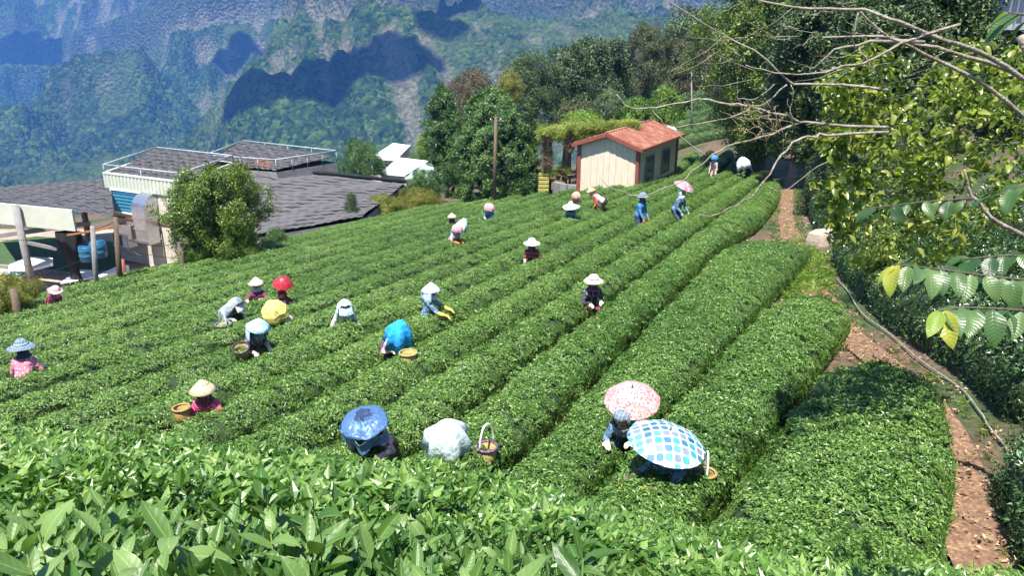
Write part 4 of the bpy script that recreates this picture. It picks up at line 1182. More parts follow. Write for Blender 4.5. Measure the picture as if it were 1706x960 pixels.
limb([(1116, 212, 6.2), (1152, 242, 6.1), (1179, 259, 6.0)], 0.007, 0.005)
limb([(1268, 304, 5.8), (1300, 320, 5.8), (1338, 296, 5.9), (1380, 269, 6.0)], 0.006, 0.005)
limb([(1330, 60, 6.6), (1290, 62, 6.6), (1232, 30, 6.5), (1225, 20, 6.5)], 0.009, 0.004)
limb([(1430, 20, 6.2), (1418, 60, 6.2), (1450, 110, 6.2), (1480, 150, 6.2)], 0.012, 0.006)
limb([(1317, 140, 6.2), (1320, 170, 6.2), (1314, 193, 6.2)], 0.007, 0.005)
limb([(1290, 140, 6.2), (1258, 165, 6.2), (1228, 164, 6.2), (1229, 128, 6.2)], 0.008, 0.004)
for k in range(40):                                     # dry twigs
    x, y = random.gauss(1275, 28), random.gauss(212, 18); a = random.uniform(0, 2 * PI); L = random.uniform(22, 60)
    Y = random.uniform(5.9, 6.5)
    limb([(x, y, Y), (x + math.cos(a) * L * .5, y + math.sin(a) * L * .45, Y), (x + math.cos(a) * L, y + math.sin(a) * L * .7 - 6, Y + 0.05)], 0.0045, 0.002, m_twig, 'twig')
for k in range(30):                                     # fine bare twigs on the upper limbs
    x, y = random.uniform(1180, 1600), random.uniform(0, 150); a = random.uniform(-0.6, 0.9) + PI; L = random.uniform(40, 120); Y = random.uniform(5.9, 6.6)
    limb([(x, y, Y), (x + math.cos(a) * L * .5, y + math.sin(a) * L * .5 + 5, Y), (x + math.cos(a) * L, y + math.sin(a) * L, Y)], 0.0055, 0.0018, m_palebark, 'twig')
# its leaves
m_oleaf = leafmat('glossy_olive_leaf', (0.055, 0.095, 0.014), (0.145, 0.20, 0.030), (0.33, 0.35, 0.07), 0.32, 0.45, spec=0.6, patch=2.5)
OL = [big_leaf(0.085, 0.042 * random.uniform(0.9, 1.2), random.uniform(0.2, 1.2), random.uniform(0.1, 0.5), 0.04, 5) for _ in range(6)]
OL_ME = []
for v, f, uv in OL:
    me = np_mesh('leaf', v, f, True); vattr(me, 'v', np.full(len(me.polygons), random.uniform(0.1, 0.95)), 'FACE'); me.materials.append(m_oleaf); OL_ME.append(me)
def spray():
    it = []; az = random.uniform(0, 6)
    for k in range(11):
        t = k / 10
        v, f, _u = random.choice(OL)
        it.append(((v, f), (random.gauss(-0.5, 0.5), random.gauss(0, 0.5), az + 2.4 * k), (0.12 * (t - .5), random.uniform(-.04, .04), -0.1 * t), random.uniform(0.7, 1.1)))
    return leaf_pile(it)
SPR = [spray() for _ in range(4)]
def leafy(n, boxes):
    out = []
    while len(out) < n:
        (cx, cy, rx, ry, Y0, Y1, wgt) = random.choices(boxes, [b[6] for b in boxes])[0]
        a, r = random.uniform(0, 2 * PI), math.sqrt(random.random())
        Y = random.uniform(Y0, Y1)
        out.append(P(cx + rx * r * math.cos(a), cy + ry * r * math.sin(a), Y))
    return out
LB = [(1395, 138, 26, 12, 5.8, 6.2, .35), (1388, 222, 34, 12, 5.8, 6.2, .4), (1392, 262, 22, 20, 5.8, 6.2, .35), (1385, 318, 20, 36, 5.8, 6.2, .5), (1405, 372, 30, 22, 5.8, 6.2, .4), (1470, 95, 50, 16, 5.8, 6.4, .5), (1560, 210, 120, 100, 5.8, 7.6, 3.6), (1490, 290, 78, 90, 5.8, 7.4, 3), (1600, 310, 90, 110, 5.9, 7.4, 3), (1440, 150, 60, 60, 5.9, 6.6, 1.3), (1640, 130, 80, 70, 6.0, 7.4, 2.5), (1500, 400, 90, 60, 6.0, 7.0, 1.6), (1420, 230, 45, 30, 5.8, 6.3, .8), (1415, 310, 40, 50, 5.8, 6.3, .9), (1680, 250, 50, 120, 6.2, 7.4, 1.5)]
LB = [(a, b, c, d, e + 1.3, f + 1.4, w) for a, b, c, d, e, f, w in LB]
pts = leafy(520, LB)
scatter('foliage', SPR, np.array([tuple(p - nb) for p in pts]), RNG.normal(0, 0.5, (len(pts), 3)) + np.stack([np.zeros(len(pts)), np.zeros(len(pts)), RNG.uniform(0, 6.3, len(pts))], 1), RNG.uniform(0.8, 1.25, len(pts)), m_oleaf, near_tree, smooth=True)
for p in leafy(260, [(a, b, c, d, e - 0.2, e + 0.3, w) for a, b, c, d, e, f, w in LB]):
    o = bpy.data.objects.new('leaf', random.choice(OL_ME)); COL.objects.link(o); o.parent = near_tree; o.location = p - nb
    o.rotation_euler = (random.gauss(-0.5, 0.5), random.gauss(0, 0.5), random.uniform(0, 6.3)); s = random.uniform(1.0, 1.5); o.scale = (s, s, s)
for k in range(34):
    x, y = random.uniform(1420, 1680), random.uniform(90, 420); Y = random.uniform(7.2, 8.6); a = random.uniform(-0.5, 0.7)
    limb([(x + 80 * math.cos(a), y - 50 * math.sin(a), Y + 0.1), (x, y, Y), (x - 60 * math.cos(a), y + 40 * math.sin(a), Y)], 0.007, 0.003, m_bark, 'twig')

# ---- the low branch of large ribbed leaves close by
lowb = empty('leafy_branch', P(1720, 520, 2.7), label='close branch of large ribbed leaves, some yellow tipped, at the right edge', cat='branch')
lb0 = lowb.location
m_rib = leafmat('large_ribbed_leaf', (0.030, 0.075, 0.022), (0.060, 0.125, 0.035), (0.12, 0.19, 0.06), 0.36, 0.3, spec=0.55, patch=3)
m_ribyel = leafmat('young_ribbed_leaf', (0.16, 0.24, 0.03), (0.24, 0.33, 0.045), (0.38, 0.36, 0.05), 0.36, 0.4, spec=0.5, patch=3)
for mm in (m_rib, m_ribyel):
    nt = mm.node_tree; bs = nt.nodes['Principled BSDF']
    uvn = nd(nt, 'ShaderNodeUVMap'); uvn.uv_map = 'leaf'; sx = nd(nt, 'ShaderNodeSeparateXYZ'); nt.links.new(uvn.outputs[0], sx.inputs[0])
    au = mth(nt, 'ABSOLUTE', sx.outputs[0])
    side = mth(nt, 'PINGPONG', mth(nt, 'MULTIPLY_ADD', au, -0.13, sx.outputs[1]), 0.045)
    bp = nd(nt, 'ShaderNodeBump', Strength=0.35, Distance=0.004)
    nt.links.new(mth(nt, 'ADD', mth(nt, 'MULTIPLY', side, 12.0), mth(nt, 'MULTIPLY', mth(nt, 'MINIMUM', au, 0.1), -4.0)), bp.inputs['Height']); nt.links.new(bp.outputs[0], bs.inputs['Normal'])
RL = []
for k in range(10):
    v, f, uv = big_leaf(0.125, 0.062 * random.uniform(0.9, 1.15), random.uniform(0.3, 0.9), random.uniform(0.1, 0.35), 0.05, 9)
    me = np_mesh('leaf', v, f, True); l = me.uv_layers.new(name='leaf'); idx = np.zeros(len(me.loops), np.int32); me.loops.foreach_get('vertex_index', idx)
    l.data.foreach_set('uv', np.array(uv)[idx].ravel()); vattr(me, 'v', np.full(len(me.polygons), random.uniform(0.1, 0.9)), 'FACE')
    me.materials.append(m_ribyel if k >= 8 else m_rib); RL.append(me)
def leafy_twig(pts, n, sc=1.0, tip=2, r=0.006, down=1.0):
    q = [P(*p) for p in pts]
    MB().tube([p - lb0 for p in q], [r * (1 - 0.6 * i / (len(q) - 1)) for i in range(len(q))], 6).build('twig', m_bark, lowb)
    for k in range(n):
        t = (k + 0.5) / n * (len(q) - 1); i = min(int(t), len(q) - 2); p = q[i].lerp(q[i + 1], t - i)
        d = (q[i + 1] - q[i]).normalized(); az = math.atan2(-d.x, d.y) + (0.9 if k % 2 else -0.9) + random.gauss(0, .25)
        if k >= n - 2: az = math.atan2(-d.x, d.y) + random.gauss(0, 0.4)
        o = bpy.data.objects.new('leaf', RL[random.choice((8, 9)) if k >= n - tip else random.randrange(8)]); COL.objects.link(o); o.parent = lowb
        o.location = p - lb0; o.rotation_euler = (random.gauss(-0.55 * down, 0.22), random.gauss(0, 0.35), az); s = sc * random.uniform(0.8, 1.15); o.scale = (s, s, s)
leafy_twig([(1740, 470, 2.8), (1660, 462, 2.7), (1560, 448, 2.6), (1490, 440, 2.55)], 24)
leafy_twig([(1740, 520, 2.5), (1670, 515, 2.4), (1600, 512, 2.35), (1565, 518, 2.3)], 18)
leafy_twig([(1750, 430, 3.1), (1680, 425, 3.0), (1600, 432, 3.0)], 14, tip=0)
leafy_twig([(1620, 330, 4.2), (1540, 336, 4.2), (1440, 348, 4.1)], 15, 1.0, 0, down=1.7)
leafy_twig([(1750, 300, 3.4), (1700, 310, 3.3), (1650, 330, 3.3)], 9, 1.0, 0)
leafy_twig([(1760, 40, 2.9), (1720, 25, 2.8), (1670, 20, 2.8)], 5, 1.0, 1)

# ================================================================== tea pickers
random.seed(41)
def cloth(name, c1, c2=None, c3=None, pattern=None, scale=18.0, rough=0.85, sheen=0.0, metal=0.0, uv=False):
    m, nt, b, out = newmat(name)
    b.inputs['Roughness'].default_value = rough; b.inputs['Metallic'].default_value = metal
    tc = nd(nt, 'ShaderNodeTexCoord'); vec = tc.outputs['UV' if uv else 'Object']
    n = nd(nt, 'ShaderNodeTexNoise', Scale=7.0, Detail=4.0); nt.links.new(tc.outputs['Object'], n.inputs['Vector'])
    col = mixc(nt, n.outputs[0], tuple(x * 0.78 for x in c1), tuple(min(1, x * 1.15) for x in c1))
    if pattern in ('floral', 'dots'):
        v = nd(nt, 'ShaderNodeTexVoronoi', Scale=scale); nt.links.new(vec, v.inputs['Vector'])
        if pattern == 'dots': v.inputs['Randomness'].default_value = 0.75
        mk = ramp(nt, v.outputs['Distance'], [(0.30 if pattern == 'floral' else 0.22, (1, 1, 1)), (0.42 if pattern == 'floral' else 0.3, (0, 0, 0))]).outputs[0]
        sepc = nd(nt, 'ShaderNodeSeparateColor'); nt.links.new(v.outputs['Color'], sepc.inputs[0])
        col = mixc(nt, mk, col, mixc(nt, ramp(nt, sepc.outputs[0], [(0.49, (0, 0, 0)), (0.51, (1, 1, 1))]).outputs[0], c2, c3 or c2))
    elif pattern == 'plaid':
        sx = nd(nt, 'ShaderNodeSeparateXYZ'); nt.links.new(vec, sx.inputs[0])
        for ax, cc in ((0, c2), (2, c3 or c2)):
            fr = mth(nt, 'FRACT', mth(nt, 'MULTIPLY', sx.outputs[ax], scale))
            mk = ramp(nt, fr, [(0.16, (0.7, 0.7, 0.7)), (0.20, (0, 0, 0))]).outputs[0]
            col = mixc(nt, mk, col, cc)
    elif pattern == 'squares':                          # rounded squares set on the diagonal
        mp = nd(nt, 'ShaderNodeMapping'); mp.inputs['Rotation'].default_value = (0, 0, R(38)); mp.inputs['Scale'].default_value = (scale, scale, scale)
        nt.links.new(vec, mp.inputs[0])
        fl = nd(nt, 'ShaderNodeVectorMath', operation='FLOOR'); nt.links.new(mp.outputs[0], fl.inputs[0])
        fr = nd(nt, 'ShaderNodeVectorMath', operation='FRACTION'); nt.links.new(mp.outputs[0], fr.inputs[0])
        sx = nd(nt, 'ShaderNodeSeparateXYZ'); nt.links.new(fr.outputs[0], sx.inputs[0])
        q = [mth(nt, 'POWER', mth(nt, 'ABSOLUTE', mth(nt, 'SUBTRACT', sx.outputs[k], 0.5)), 3.0) for k in (0, 1)]
        mk = ramp(nt, mth(nt, 'ADD', q[0], q[1]), [(0.066, (1, 1, 1)), (0.078, (0, 0, 0))]).outputs[0]
        wn_ = nd(nt, 'ShaderNodeTexWhiteNoise'); wn_.noise_dimensions = '2D'; nt.links.new(fl.outputs[0], wn_.inputs['Vector'])
        cr = ramp(nt, wn_.outputs['Value'], [(0.0, (0.025, 0.27, 0.46)), (0.22, (0.035, 0.14, 0.22)), (0.44, (0.15, 0.19, 0.26)), (0.62, (0.07, 0.34, 0.48)), (0.80, (0.30, 0.32, 0.36)), (0.9, (0.02, 0.10, 0.18))])
        cr.color_ramp.interpolation = 'CONSTANT'
        col = mixc(nt, mk, col, cr.outputs[0])
    nt.links.new(col, b.inputs['Base Color'])
    n2 = nd(nt, 'ShaderNodeTexNoise', Scale=11.0, Detail=3.0); nt.links.new(tc.outputs['Object'], n2.inputs['Vector'])
    bp = nd(nt, 'ShaderNodeBump', Strength=0.9, Distance=0.03); nt.links.new(n2.outputs[0], bp.inputs['Height']); nt.links.new(bp.outputs[0], b.inputs['Normal'])
    return m
C = {}
def ck(key, *a, **k):
    if key not in C: C[key] = cloth('cloth_' + key, *a, **k)
    return C[key]
for key, c in dict(pink=(0.62, 0.20, 0.27), hotpink=(0.62, 0.07, 0.17), red=(0.45, 0.03, 0.05), crimson=(0.36, 0.015, 0.03), navy=(0.03, 0.05, 0.12), blue=(0.06, 0.20, 0.42), sky=(0.36, 0.50, 0.62), paleblue=(0.46, 0.58, 0.66), cyan=(0.33, 0.56, 0.64), azure=(0.015, 0.33, 0.75), white=(0.66, 0.66, 0.65), offwhite=(0.66, 0.65, 0.60), grey=(0.30, 0.33, 0.38), slate=(0.13, 0.18, 0.23), dark=(0.035, 0.033, 0.04), black=(0.018, 0.017, 0.02), maroon=(0.13, 0.02, 0.045), purple=(0.16, 0.075, 0.16), teal=(0.10, 0.24, 0.30), beige=(0.62, 0.50, 0.38), brown=(0.15, 0.10, 0.08), peach=(0.56, 0.30, 0.21), orange=(0.72, 0.20, 0.05), yellow=(0.62, 0.45, 0.10), rose=(0.58, 0.36, 0.36), magenta=(0.50, 0.02, 0.16), green=(0.02, 0.33, 0.12), denim=(0.09, 0.17, 0.26), mint=(0.50, 0.60, 0.60)).items():
    if key in ('pink', 'hotpink', 'rose', 'teal', 'maroon', 'denim', 'slate', 'offwhite', 'purple', 'red'):      # small printed or checked cloth
        ck(key, c, tuple(min(0.8, x * 1.9 + 0.08) for x in c), tuple(x * 0.45 for x in c), 'floral' if key in ('pink', 'hotpink', 'teal', 'offwhite', 'red') else 'plaid', 22 if key != 'denim' else 12)
    else: ck(key, c)
ck('floralpink', (0.56, 0.32, 0.36), (0.35, 0.04, 0.08), (0.62, 0.62, 0.60), 'floral', 16)
ck('floraldark', (0.10, 0.08, 0.12), (0.45, 0.28, 0.36), (0.5, 0.5, 0.48), 'floral', 16)
ck('floralblue', (0.10, 0.18, 0.30), (0.45, 0.50, 0.55), (0.10, 0.30, 0.45), 'floral', 18)
ck('floralgrey', (0.45, 0.42, 0.42), (0.12, 0.10, 0.13), (0.66, 0.62, 0.60), 'floral', 17)
ck('plaiddark', (0.035, 0.04, 0.055), (0.34, 0.34, 0.36), (0.16, 0.16, 0.2), 'plaid', 7)
ck('plaidblue', (0.020, 0.028, 0.06), (0.42, 0.44, 0.48), (0.16, 0.20, 0.28), 'plaid', 8)
ck('plaidred', (0.16, 0.02, 0.04), (0.05, 0.02, 0.04), (0.34, 0.2, 0.22), 'plaid', 8)
ck('plaidpurple', (0.15, 0.06, 0.12), (0.32, 0.22, 0.28), (0.07, 0.03, 0.06), 'plaid', 9)
m_skin = pmat('skin', (0.50, 0.30, 0.20), (0.43, 0.25, 0.17), 9, 0.6)
m_eye = pmat('eye', (0.02, 0.015, 0.012), None, 5, 0.3)
m_hair = pmat('hair', (0.02, 0.016, 0.014), None, 20, 0.5)
m_straw = pmat('straw', (0.56, 0.44, 0.29), (0.46, 0.35, 0.22), 26, 0.8, bump=0.3)
m_strawpale = pmat('pale_straw', (0.60, 0.52, 0.40), (0.50, 0.42, 0.31), 26, 0.8, bump=0.3)

def capsule(p0, r0, p1, r1, n=10):
    p0, p1 = Vector(p0), Vector(p1)
    d = p1 - p0; L = d.length
    d = d / L if L > 1e-6 else Vector((0, 0, 1))
    x = d.orthogonal().normalized(); y = d.cross(x)
    vs, fs = [], []
    rings = [(p0 - d * r0 * math.cos(a), r0 * math.sin(a)) for a in (0.12, 0.5, 1.0, PI / 2)] + [(p1 + d * r1 * math.sin(a), r1 * math.cos(a)) for a in (0, 0.55, 1.05, PI / 2 - 0.12)]
    for c, r in rings:
        for k in range(n):
            a = 2 * PI * k / n
            vs.append(c + (x * math.cos(a) + y * math.sin(a)) * r)
    for i in range(len(rings) - 1):
        for k in range(n): fs.append((i * n + k, i * n + (k + 1) % n, (i + 1) * n + (k + 1) % n, (i + 1) * n + k))
    fs.append(tuple(reversed(range(n)))); fs.append(tuple(range((len(rings) - 1) * n, len(rings) * n)))
    return vs, fs

def ik(S, H, a, b, pole):
    d = H - S; L = min(d.length, (a + b) * 0.985); d = d.normalized(); H = S + d * L
    x = (a * a - b * b + L * L) / (2 * L); h = math.sqrt(max(0.0, a * a - x * x))
    q = (pole - d * pole.dot(d)).normalized()
    return S + d * x + q * h, H

def skeleton(lean, head_up, hands, spread, crouch):
    Lr = R(lean)
    caps, J = [], {}
    pel = Vector((0, -0.10 * math.sin(Lr) - 0.35 * crouch, 0.82 - crouch))
    Sv = Vector((0, math.sin(Lr), math.cos(Lr)))
    Hl = R(max(0, lean - head_up)); Hv = Vector((0, math.sin(Hl), math.cos(Hl)))
    Fw = Vector((0, math.cos(Hl), -math.sin(Hl)))
    X = Vector((1, 0, 0))
    ch = pel + Sv * 0.36
    add = lambda a, ra, b, rb, t: caps.append((a, ra, b, rb, t))
    for s in (-1, 1):
        add(pel + X * 0.07 * s, 0.125, pel + Sv * 0.18 + X * 0.05 * s, 0.118, 'shirt')
        add(pel + Sv * 0.18 + X * 0.05 * s, 0.118, ch + X * 0.075 * s, 0.125, 'shirt')
    add(ch + Sv * 0.04 - X * 0.13, 0.075, ch + Sv * 0.04 + X * 0.13, 0.075, 'shirt')
    add(pel - Sv * 0.02 - X * 0.07, 0.13, pel - Sv * 0.02 + X * 0.07, 0.13, 'pants')
    nk = ch + Sv * 0.13
    add(ch + Sv * 0.06, 0.062, nk + Hv * 0.06, 0.05, 'skin')
    hd = nk + Hv * 0.16
    add(hd - Hv * 0.03, 0.082, hd + Hv * 0.04, 0.094, 'skin')
    add(hd - Hv * 0.07 + Fw * 0.035, 0.050, hd - Hv * 0.02 + Fw * 0.03, 0.065, 'skin')       # jaw
    add(hd + Fw * 0.088 - Hv * 0.005, 0.012, hd + Fw * 0.104 - Hv * 0.025, 0.016, 'skin')     # nose
    for s in (-1, 1): add(hd + X * 0.09 * s - Hv * 0.02, 0.016, hd + X * 0.093 * s + Hv * 0.015, 0.018, 'skin')   # ears
    for s, hnd in ((-1, hands[0]), (1, hands[1])):
        S = ch + Sv * 0.05 + X * 0.165 * s
        H = Vector((hnd[0], hnd[1], hnd[2]))
        E, H = ik(S, H, 0.275, 0.25, Vector((s * 0.4, -0.6, -0.5)))
        add(S, 0.062, E, 0.050, 'sleeve'); add(E, 0.050, H, 0.036, 'fore')
        d = (H - E).normalized(); up = Vector((0, 0.25, -1)).normalized(); pd = (d * 0.6 + up * 0.55).normalized()
        sd_ = pd.cross(X).normalized(); lat = pd.cross(sd_).normalized()
        K = H + pd * 0.075
        add(H, 0.030, K + lat * 0.018, 0.020, 'glove'); add(H, 0.028, K - lat * 0.018, 0.020, 'glove')
        for q in range(4):
            b0 = K + lat * (0.030 - 0.020 * q); fl = (0.062, 0.074, 0.070, 0.055)[q]
            m = b0 + pd * fl * 0.55 + sd_ * 0.004; tip = m + (pd * 0.6 + Vector((0, -0.3, -0.7))).normalized() * fl * 0.55
            add(b0, 0.0115, m, 0.0105, 'glove'); add(m, 0.0105, tip, 0.009, 'glove')
        t0 = H + pd * 0.02 + lat * 0.03 * -s; t1 = t0 + (pd * 0.6 - lat * s * 0.75).normalized() * 0.04; t2 = t1 + pd * 0.032
        add(t0, 0.0135, t1, 0.012, 'glove'); add(t1, 0.012, t2, 0.010, 'glove')
    for s in (-1, 1):
        hip = pel + X * 0.085 * s - Z3 * 0.03
        an = Vector((0.11 * s * spread, -0.02, 0.09)); kn, an = ik(hip, an, 0.37, 0.36, Vector((0.25 * s, 1, 0.1)))
        add(hip, 0.092, kn, 0.064, 'pants'); add(kn, 0.062, an, 0.044, 'pants')
        add(an + Vector((0, -0.03, -0.04)), 0.042, an + Vector((0.01 * s, 0.14, -0.052)), 0.034, 'shoe')
    return caps, dict(head=hd, Hv=Hv, Fw=Fw, chest=ch, Sv=Sv, nk=nk, pel=pel)

def body_mesh(caps, J, mats, voxel):
    mb = MB()
    for a, ra, b, rb, t in caps: mb.add(*capsule(a, ra, b, rb))
    me = bpy.data.meshes.new('tmp'); me.from_pydata(mb.v, [], mb.f)
    o = bpy.data.objects.new('tmp', me); COL.objects.link(o)
    md = o.modifiers.new('r', 'REMESH'); md.mode = 'VOXEL'; md.voxel_size = voxel; md.use_smooth_shade = True
    ms = o.modifiers.new('s', 'SMOOTH'); ms.factor = 0.5; ms.iterations = 2
    dg = bpy.context.evaluated_depsgraph_get(); dg.update()
    res = bpy.data.meshes.new_from_object(o.evaluated_get(dg))
    bpy.data.objects.remove(o); bpy.data.meshes.remove(me)
    nv = len(res.vertices); co = np.empty(nv * 3); res.vertices.foreach_get('co', co); co = co.reshape(-1, 3)
    # clothes hang in folds
    no = np.empty(nv * 3); res.vertex_normals.foreach_get('vector', no); no = no.reshape(-1, 3)
    nf = len(res.polygons); pc = np.empty(nf * 3); res.polygons.foreach_get('center', pc); pc = pc.reshape(-1, 3)
    def owner(p):
        best = np.full(len(p), 1e9); own = np.zeros(len(p), int)
        for i, (a, ra, b, rb, t) in enumerate(caps):
            a_, b_ = np.array(a), np.array(b); d = b_ - a_; L2 = d @ d + 1e-9
            t_ = np.clip(((p - a_) @ d) / L2, 0, 1)
            ds = np.linalg.norm(p - (a_ + t_[:, None] * d), axis=1) - (ra + (rb - ra) * t_)
            k = ds < best; best[k] = ds[k]; own[k] = i
        return own
    tags = np.array([c[4] for c in caps])
    vt = tags[owner(co)]
    fold = np.isin(vt, ['shirt', 'sleeve', 'pants', 'fore'])
    w = 0.005 * np.sin(co[:, 2] * 46 + 5 * np.sin(co[:, 0] * 19)) * np.cos(co[:, 1] * 23 + co[:, 0] * 31)
    co += no * (w * fold)[:, None]
    res.vertices.foreach_set('co', co.ravel())
    order = list(mats.keys()); res.materials.clear()
    for k in order: res.materials.append(mats[k])
    ft = tags[owner(pc)]
    res.polygons.foreach_set('material_index', np.array([order.index(t) for t in ft], np.int32))
    res.polygons.foreach_set('use_smooth', np.ones(nf, bool))
    res.update()
    return res

def radial(prof, n, wob, corners=0, camp=0.0, droop=0.0, seed=0, crease=0.0, ell=1.0):
    """cloth hung round an axis: prof = [(r, z)], corners pull the hem out into points, folds grow towards the hem"""
    rnd = random.Random(seed); ph = [rnd.uniform(0, 6.3) for _ in range(6)]
    v, f = [], []
    R1 = max(r for r, z in prof)
    for i, (r, z) in enumerate(prof):
        k = (r / R1) ** 1.5 if R1 else 0
        for j in range(n):
            a = 2 * PI * j / n
            q = 1 + wob * k * (math.sin(3 * a + ph[0]) * 0.5 + math.sin(5 * a + ph[1]) * 0.3 + math.sin(8 * a + ph[2]) * 0.3)
            zz = z + wob * k * R1 * 0.7 * (math.sin(4 * a + ph[3]) * 0.6 + math.sin(7 * a + ph[4]) * 0.5)
            if corners:
                c = abs(((a + ph[5]) * corners / (2 * PI)) % 1 - 0.5) * 2          # 1 at a corner, 0 between
                q *= 1 + camp * k * (c - 0.4); zz -= droop * k * c
            zz += crease * (rnd.random() - 0.5)
            v.append((math.cos(a) * r * q, math.sin(a) * r * q * ell, zz))
        if i:
            for j in range(n): f.append(((i - 1) * n + j, (i - 1) * n + (j + 1) % n, i * n + (j + 1) % n, i * n + j))
    return v, f
def cloth_obj(name, vf, mat, parent, M, thick=0.004, smooth=True):
    v, f = vf
    me = bpy.data.meshes.new(name); me.from_pydata([tuple(M @ Vector(p)) for p in v], [], f)
    me.polygons.foreach_set('use_smooth', [smooth] * len(f)); me.update()
    o = link(name, me, mat, parent)
    sdm = o.modifiers.new('solid', 'SOLIDIFY'); sdm.thickness = thick
    return o
def frame(o, z, fwd):
    z = Vector(z).normalized(); y = (Vector(fwd) - z * Vector(fwd).dot(z)).normalized(); x = y.cross(z)
    M = Matrix((x, y, z)).transposed().to_4x4(); M.translation = o
    return M

def hat_parts(kind, mat, root, J, size, mats2=None, seed=0):
    hd, Hv, Fw = J['head'], J['Hv'], J['Fw']
    up = (Hv * 0.75 + Z3 * 0.25).normalized()
    M = frame(hd + Hv * 0.06, up, Fw)
    s = size / 0.46
    if kind == 'cone':
        h = cloth_obj('conical_hat', radial([(0.004, 0.165 * s), (0.03, 0.15 * s), (0.09 * s, 0.095 * s), (0.16 * s, 0.03 * s), (0.23 * s, -0.035 * s)], 28, 0.015, seed=seed), mat, root, M)
        cloth_obj('hat_band', radial([(0.092 * s, 0.098 * s), (0.103 * s, 0.089 * s)], 28, 0.0, seed=seed), mats2 or mat, h, M @ Matrix.Translation((0, 0, 0.004)))
    elif kind == 'conecloth':                          # conical hat under a cloth that falls behind
        h = cloth_obj('conical_hat', radial([(0.004, 0.165 * s), (0.09 * s, 0.095 * s), (0.16 * s, 0.03 * s), (0.23 * s, -0.035 * s)], 28, 0.03, seed=seed), mat, root, M)
        v, f = radial([(0.05, 0.10 * s), (0.16 * s, 0.03 * s), (0.22 * s, -0.05 * s), (0.21 * s, -0.20 * s), (0.22 * s, -0.30 * s)], 30, 0.10, seed=seed + 1)
        keep = [q for q in f if sum(v[i][1] for i in q) / 4 < 0.03]
        cloth_obj('neck_cloth', (v, keep), mats2 or mat, root, M @ Matrix.Translation((0, 0, -0.012)))
    elif kind == 'wide':
        h = cloth_obj('sun_hat', radial([(0.003, 0.12 * s), (0.07, 0.115 * s), (0.105, 0.085), (0.112, 0.02), (0.16 * s, 0.005), (0.235 * s, -0.03 * s)], 30, 0.06, seed=seed), mat, root, M)
        cloth_obj('hat_band', radial([(0.118, 0.06), (0.120, 0.025)], 30, 0.0), mats2 or mat, h, M)
    elif kind == 'tarp':                               # sheet thrown over the hat and back
        h = cloth_obj('sun_sheet', radial([(0.003, 0.17), (0.07, 0.165), (0.13 * s, 0.13), (0.21 * s, 0.05), (0.29 * s, -0.06), (0.285 * s, -0.17), (0.31 * s, -0.36)], 44, 0.16, corners=6, camp=0.36, droop=0.06, seed=seed, crease=0.012), mat, root, M)
    elif kind == 'foil':                               # crumpled sheet with a flat crown and round brim over a skirt
        h = cloth_obj('sun_sheet', radial([(0.003, 0.13), (0.10 * s, 0.135), (0.13 * s, 0.10), (0.22 * s, 0.05), (0.30 * s, -0.01), (0.31 * s, -0.03)], 44, 0.04, corners=6, camp=0.06, seed=seed, crease=0.02), mat, root, M, smooth=False)
        cloth_obj('hat_crown', radial([(0.003, 0.15), (0.09 * s, 0.15), (0.125 * s, 0.118)], 6, 0.06, seed=seed), M_FOILD, h, M, smooth=False)
        cloth_obj('skirt', radial([(0.29 * s, -0.02), (0.27 * s, -0.12), (0.29 * s, -0.20)], 40, 0.13, corners=5, camp=0.2, droop=0.08, seed=seed + 3, crease=0.016), mats2 or mat, root, M, smooth=False)
    elif kind == 'dome':                               # rounded cloth bonnet
        h = cloth_obj('sun_bonnet', radial([(0.003, 0.20 * s), (0.08 * s, 0.185 * s), (0.16 * s, 0.13 * s), (0.215 * s, 0.04 * s), (0.23 * s, -0.06 * s), (0.20 * s, -0.14 * s)], 26, 0.09, corners=7, camp=0.16, seed=seed, crease=0.022), mat, root, M, smooth=False)
    elif kind == 'cape':                               # hood with a cape down the back
        v, f = radial([(0.004, 0.12), (0.09, 0.10), (0.135, 0.02), (0.15, -0.10), (0.17, -0.22), (0.22, -0.40)], 34, 0.10, seed=seed, crease=0.01)
        keep = [q for q in f if sum(v[i][1] for i in q) / 4 < 0.075 or sum(v[i][2] for i in q) / 4 > 0.07]
        M2 = frame(hd, (Hv * 0.5 + J['Sv'] * 0.5), Fw)
        h = cloth_obj('hooded_cape', (v, keep), mat, root, M2 @ Matrix.Scale(size / 0.34, 4))
        cloth_obj('visor', ([(-0.13, 0.08, 0.06), (0.13, 0.08, 0.06), (0.16, 0.24, 0.0), (0.0, 0.29, 0.0), (-0.16, 0.24, 0.0)], [(0, 1, 2, 3, 4)]), mats2 or mat, root, M2)
    return h

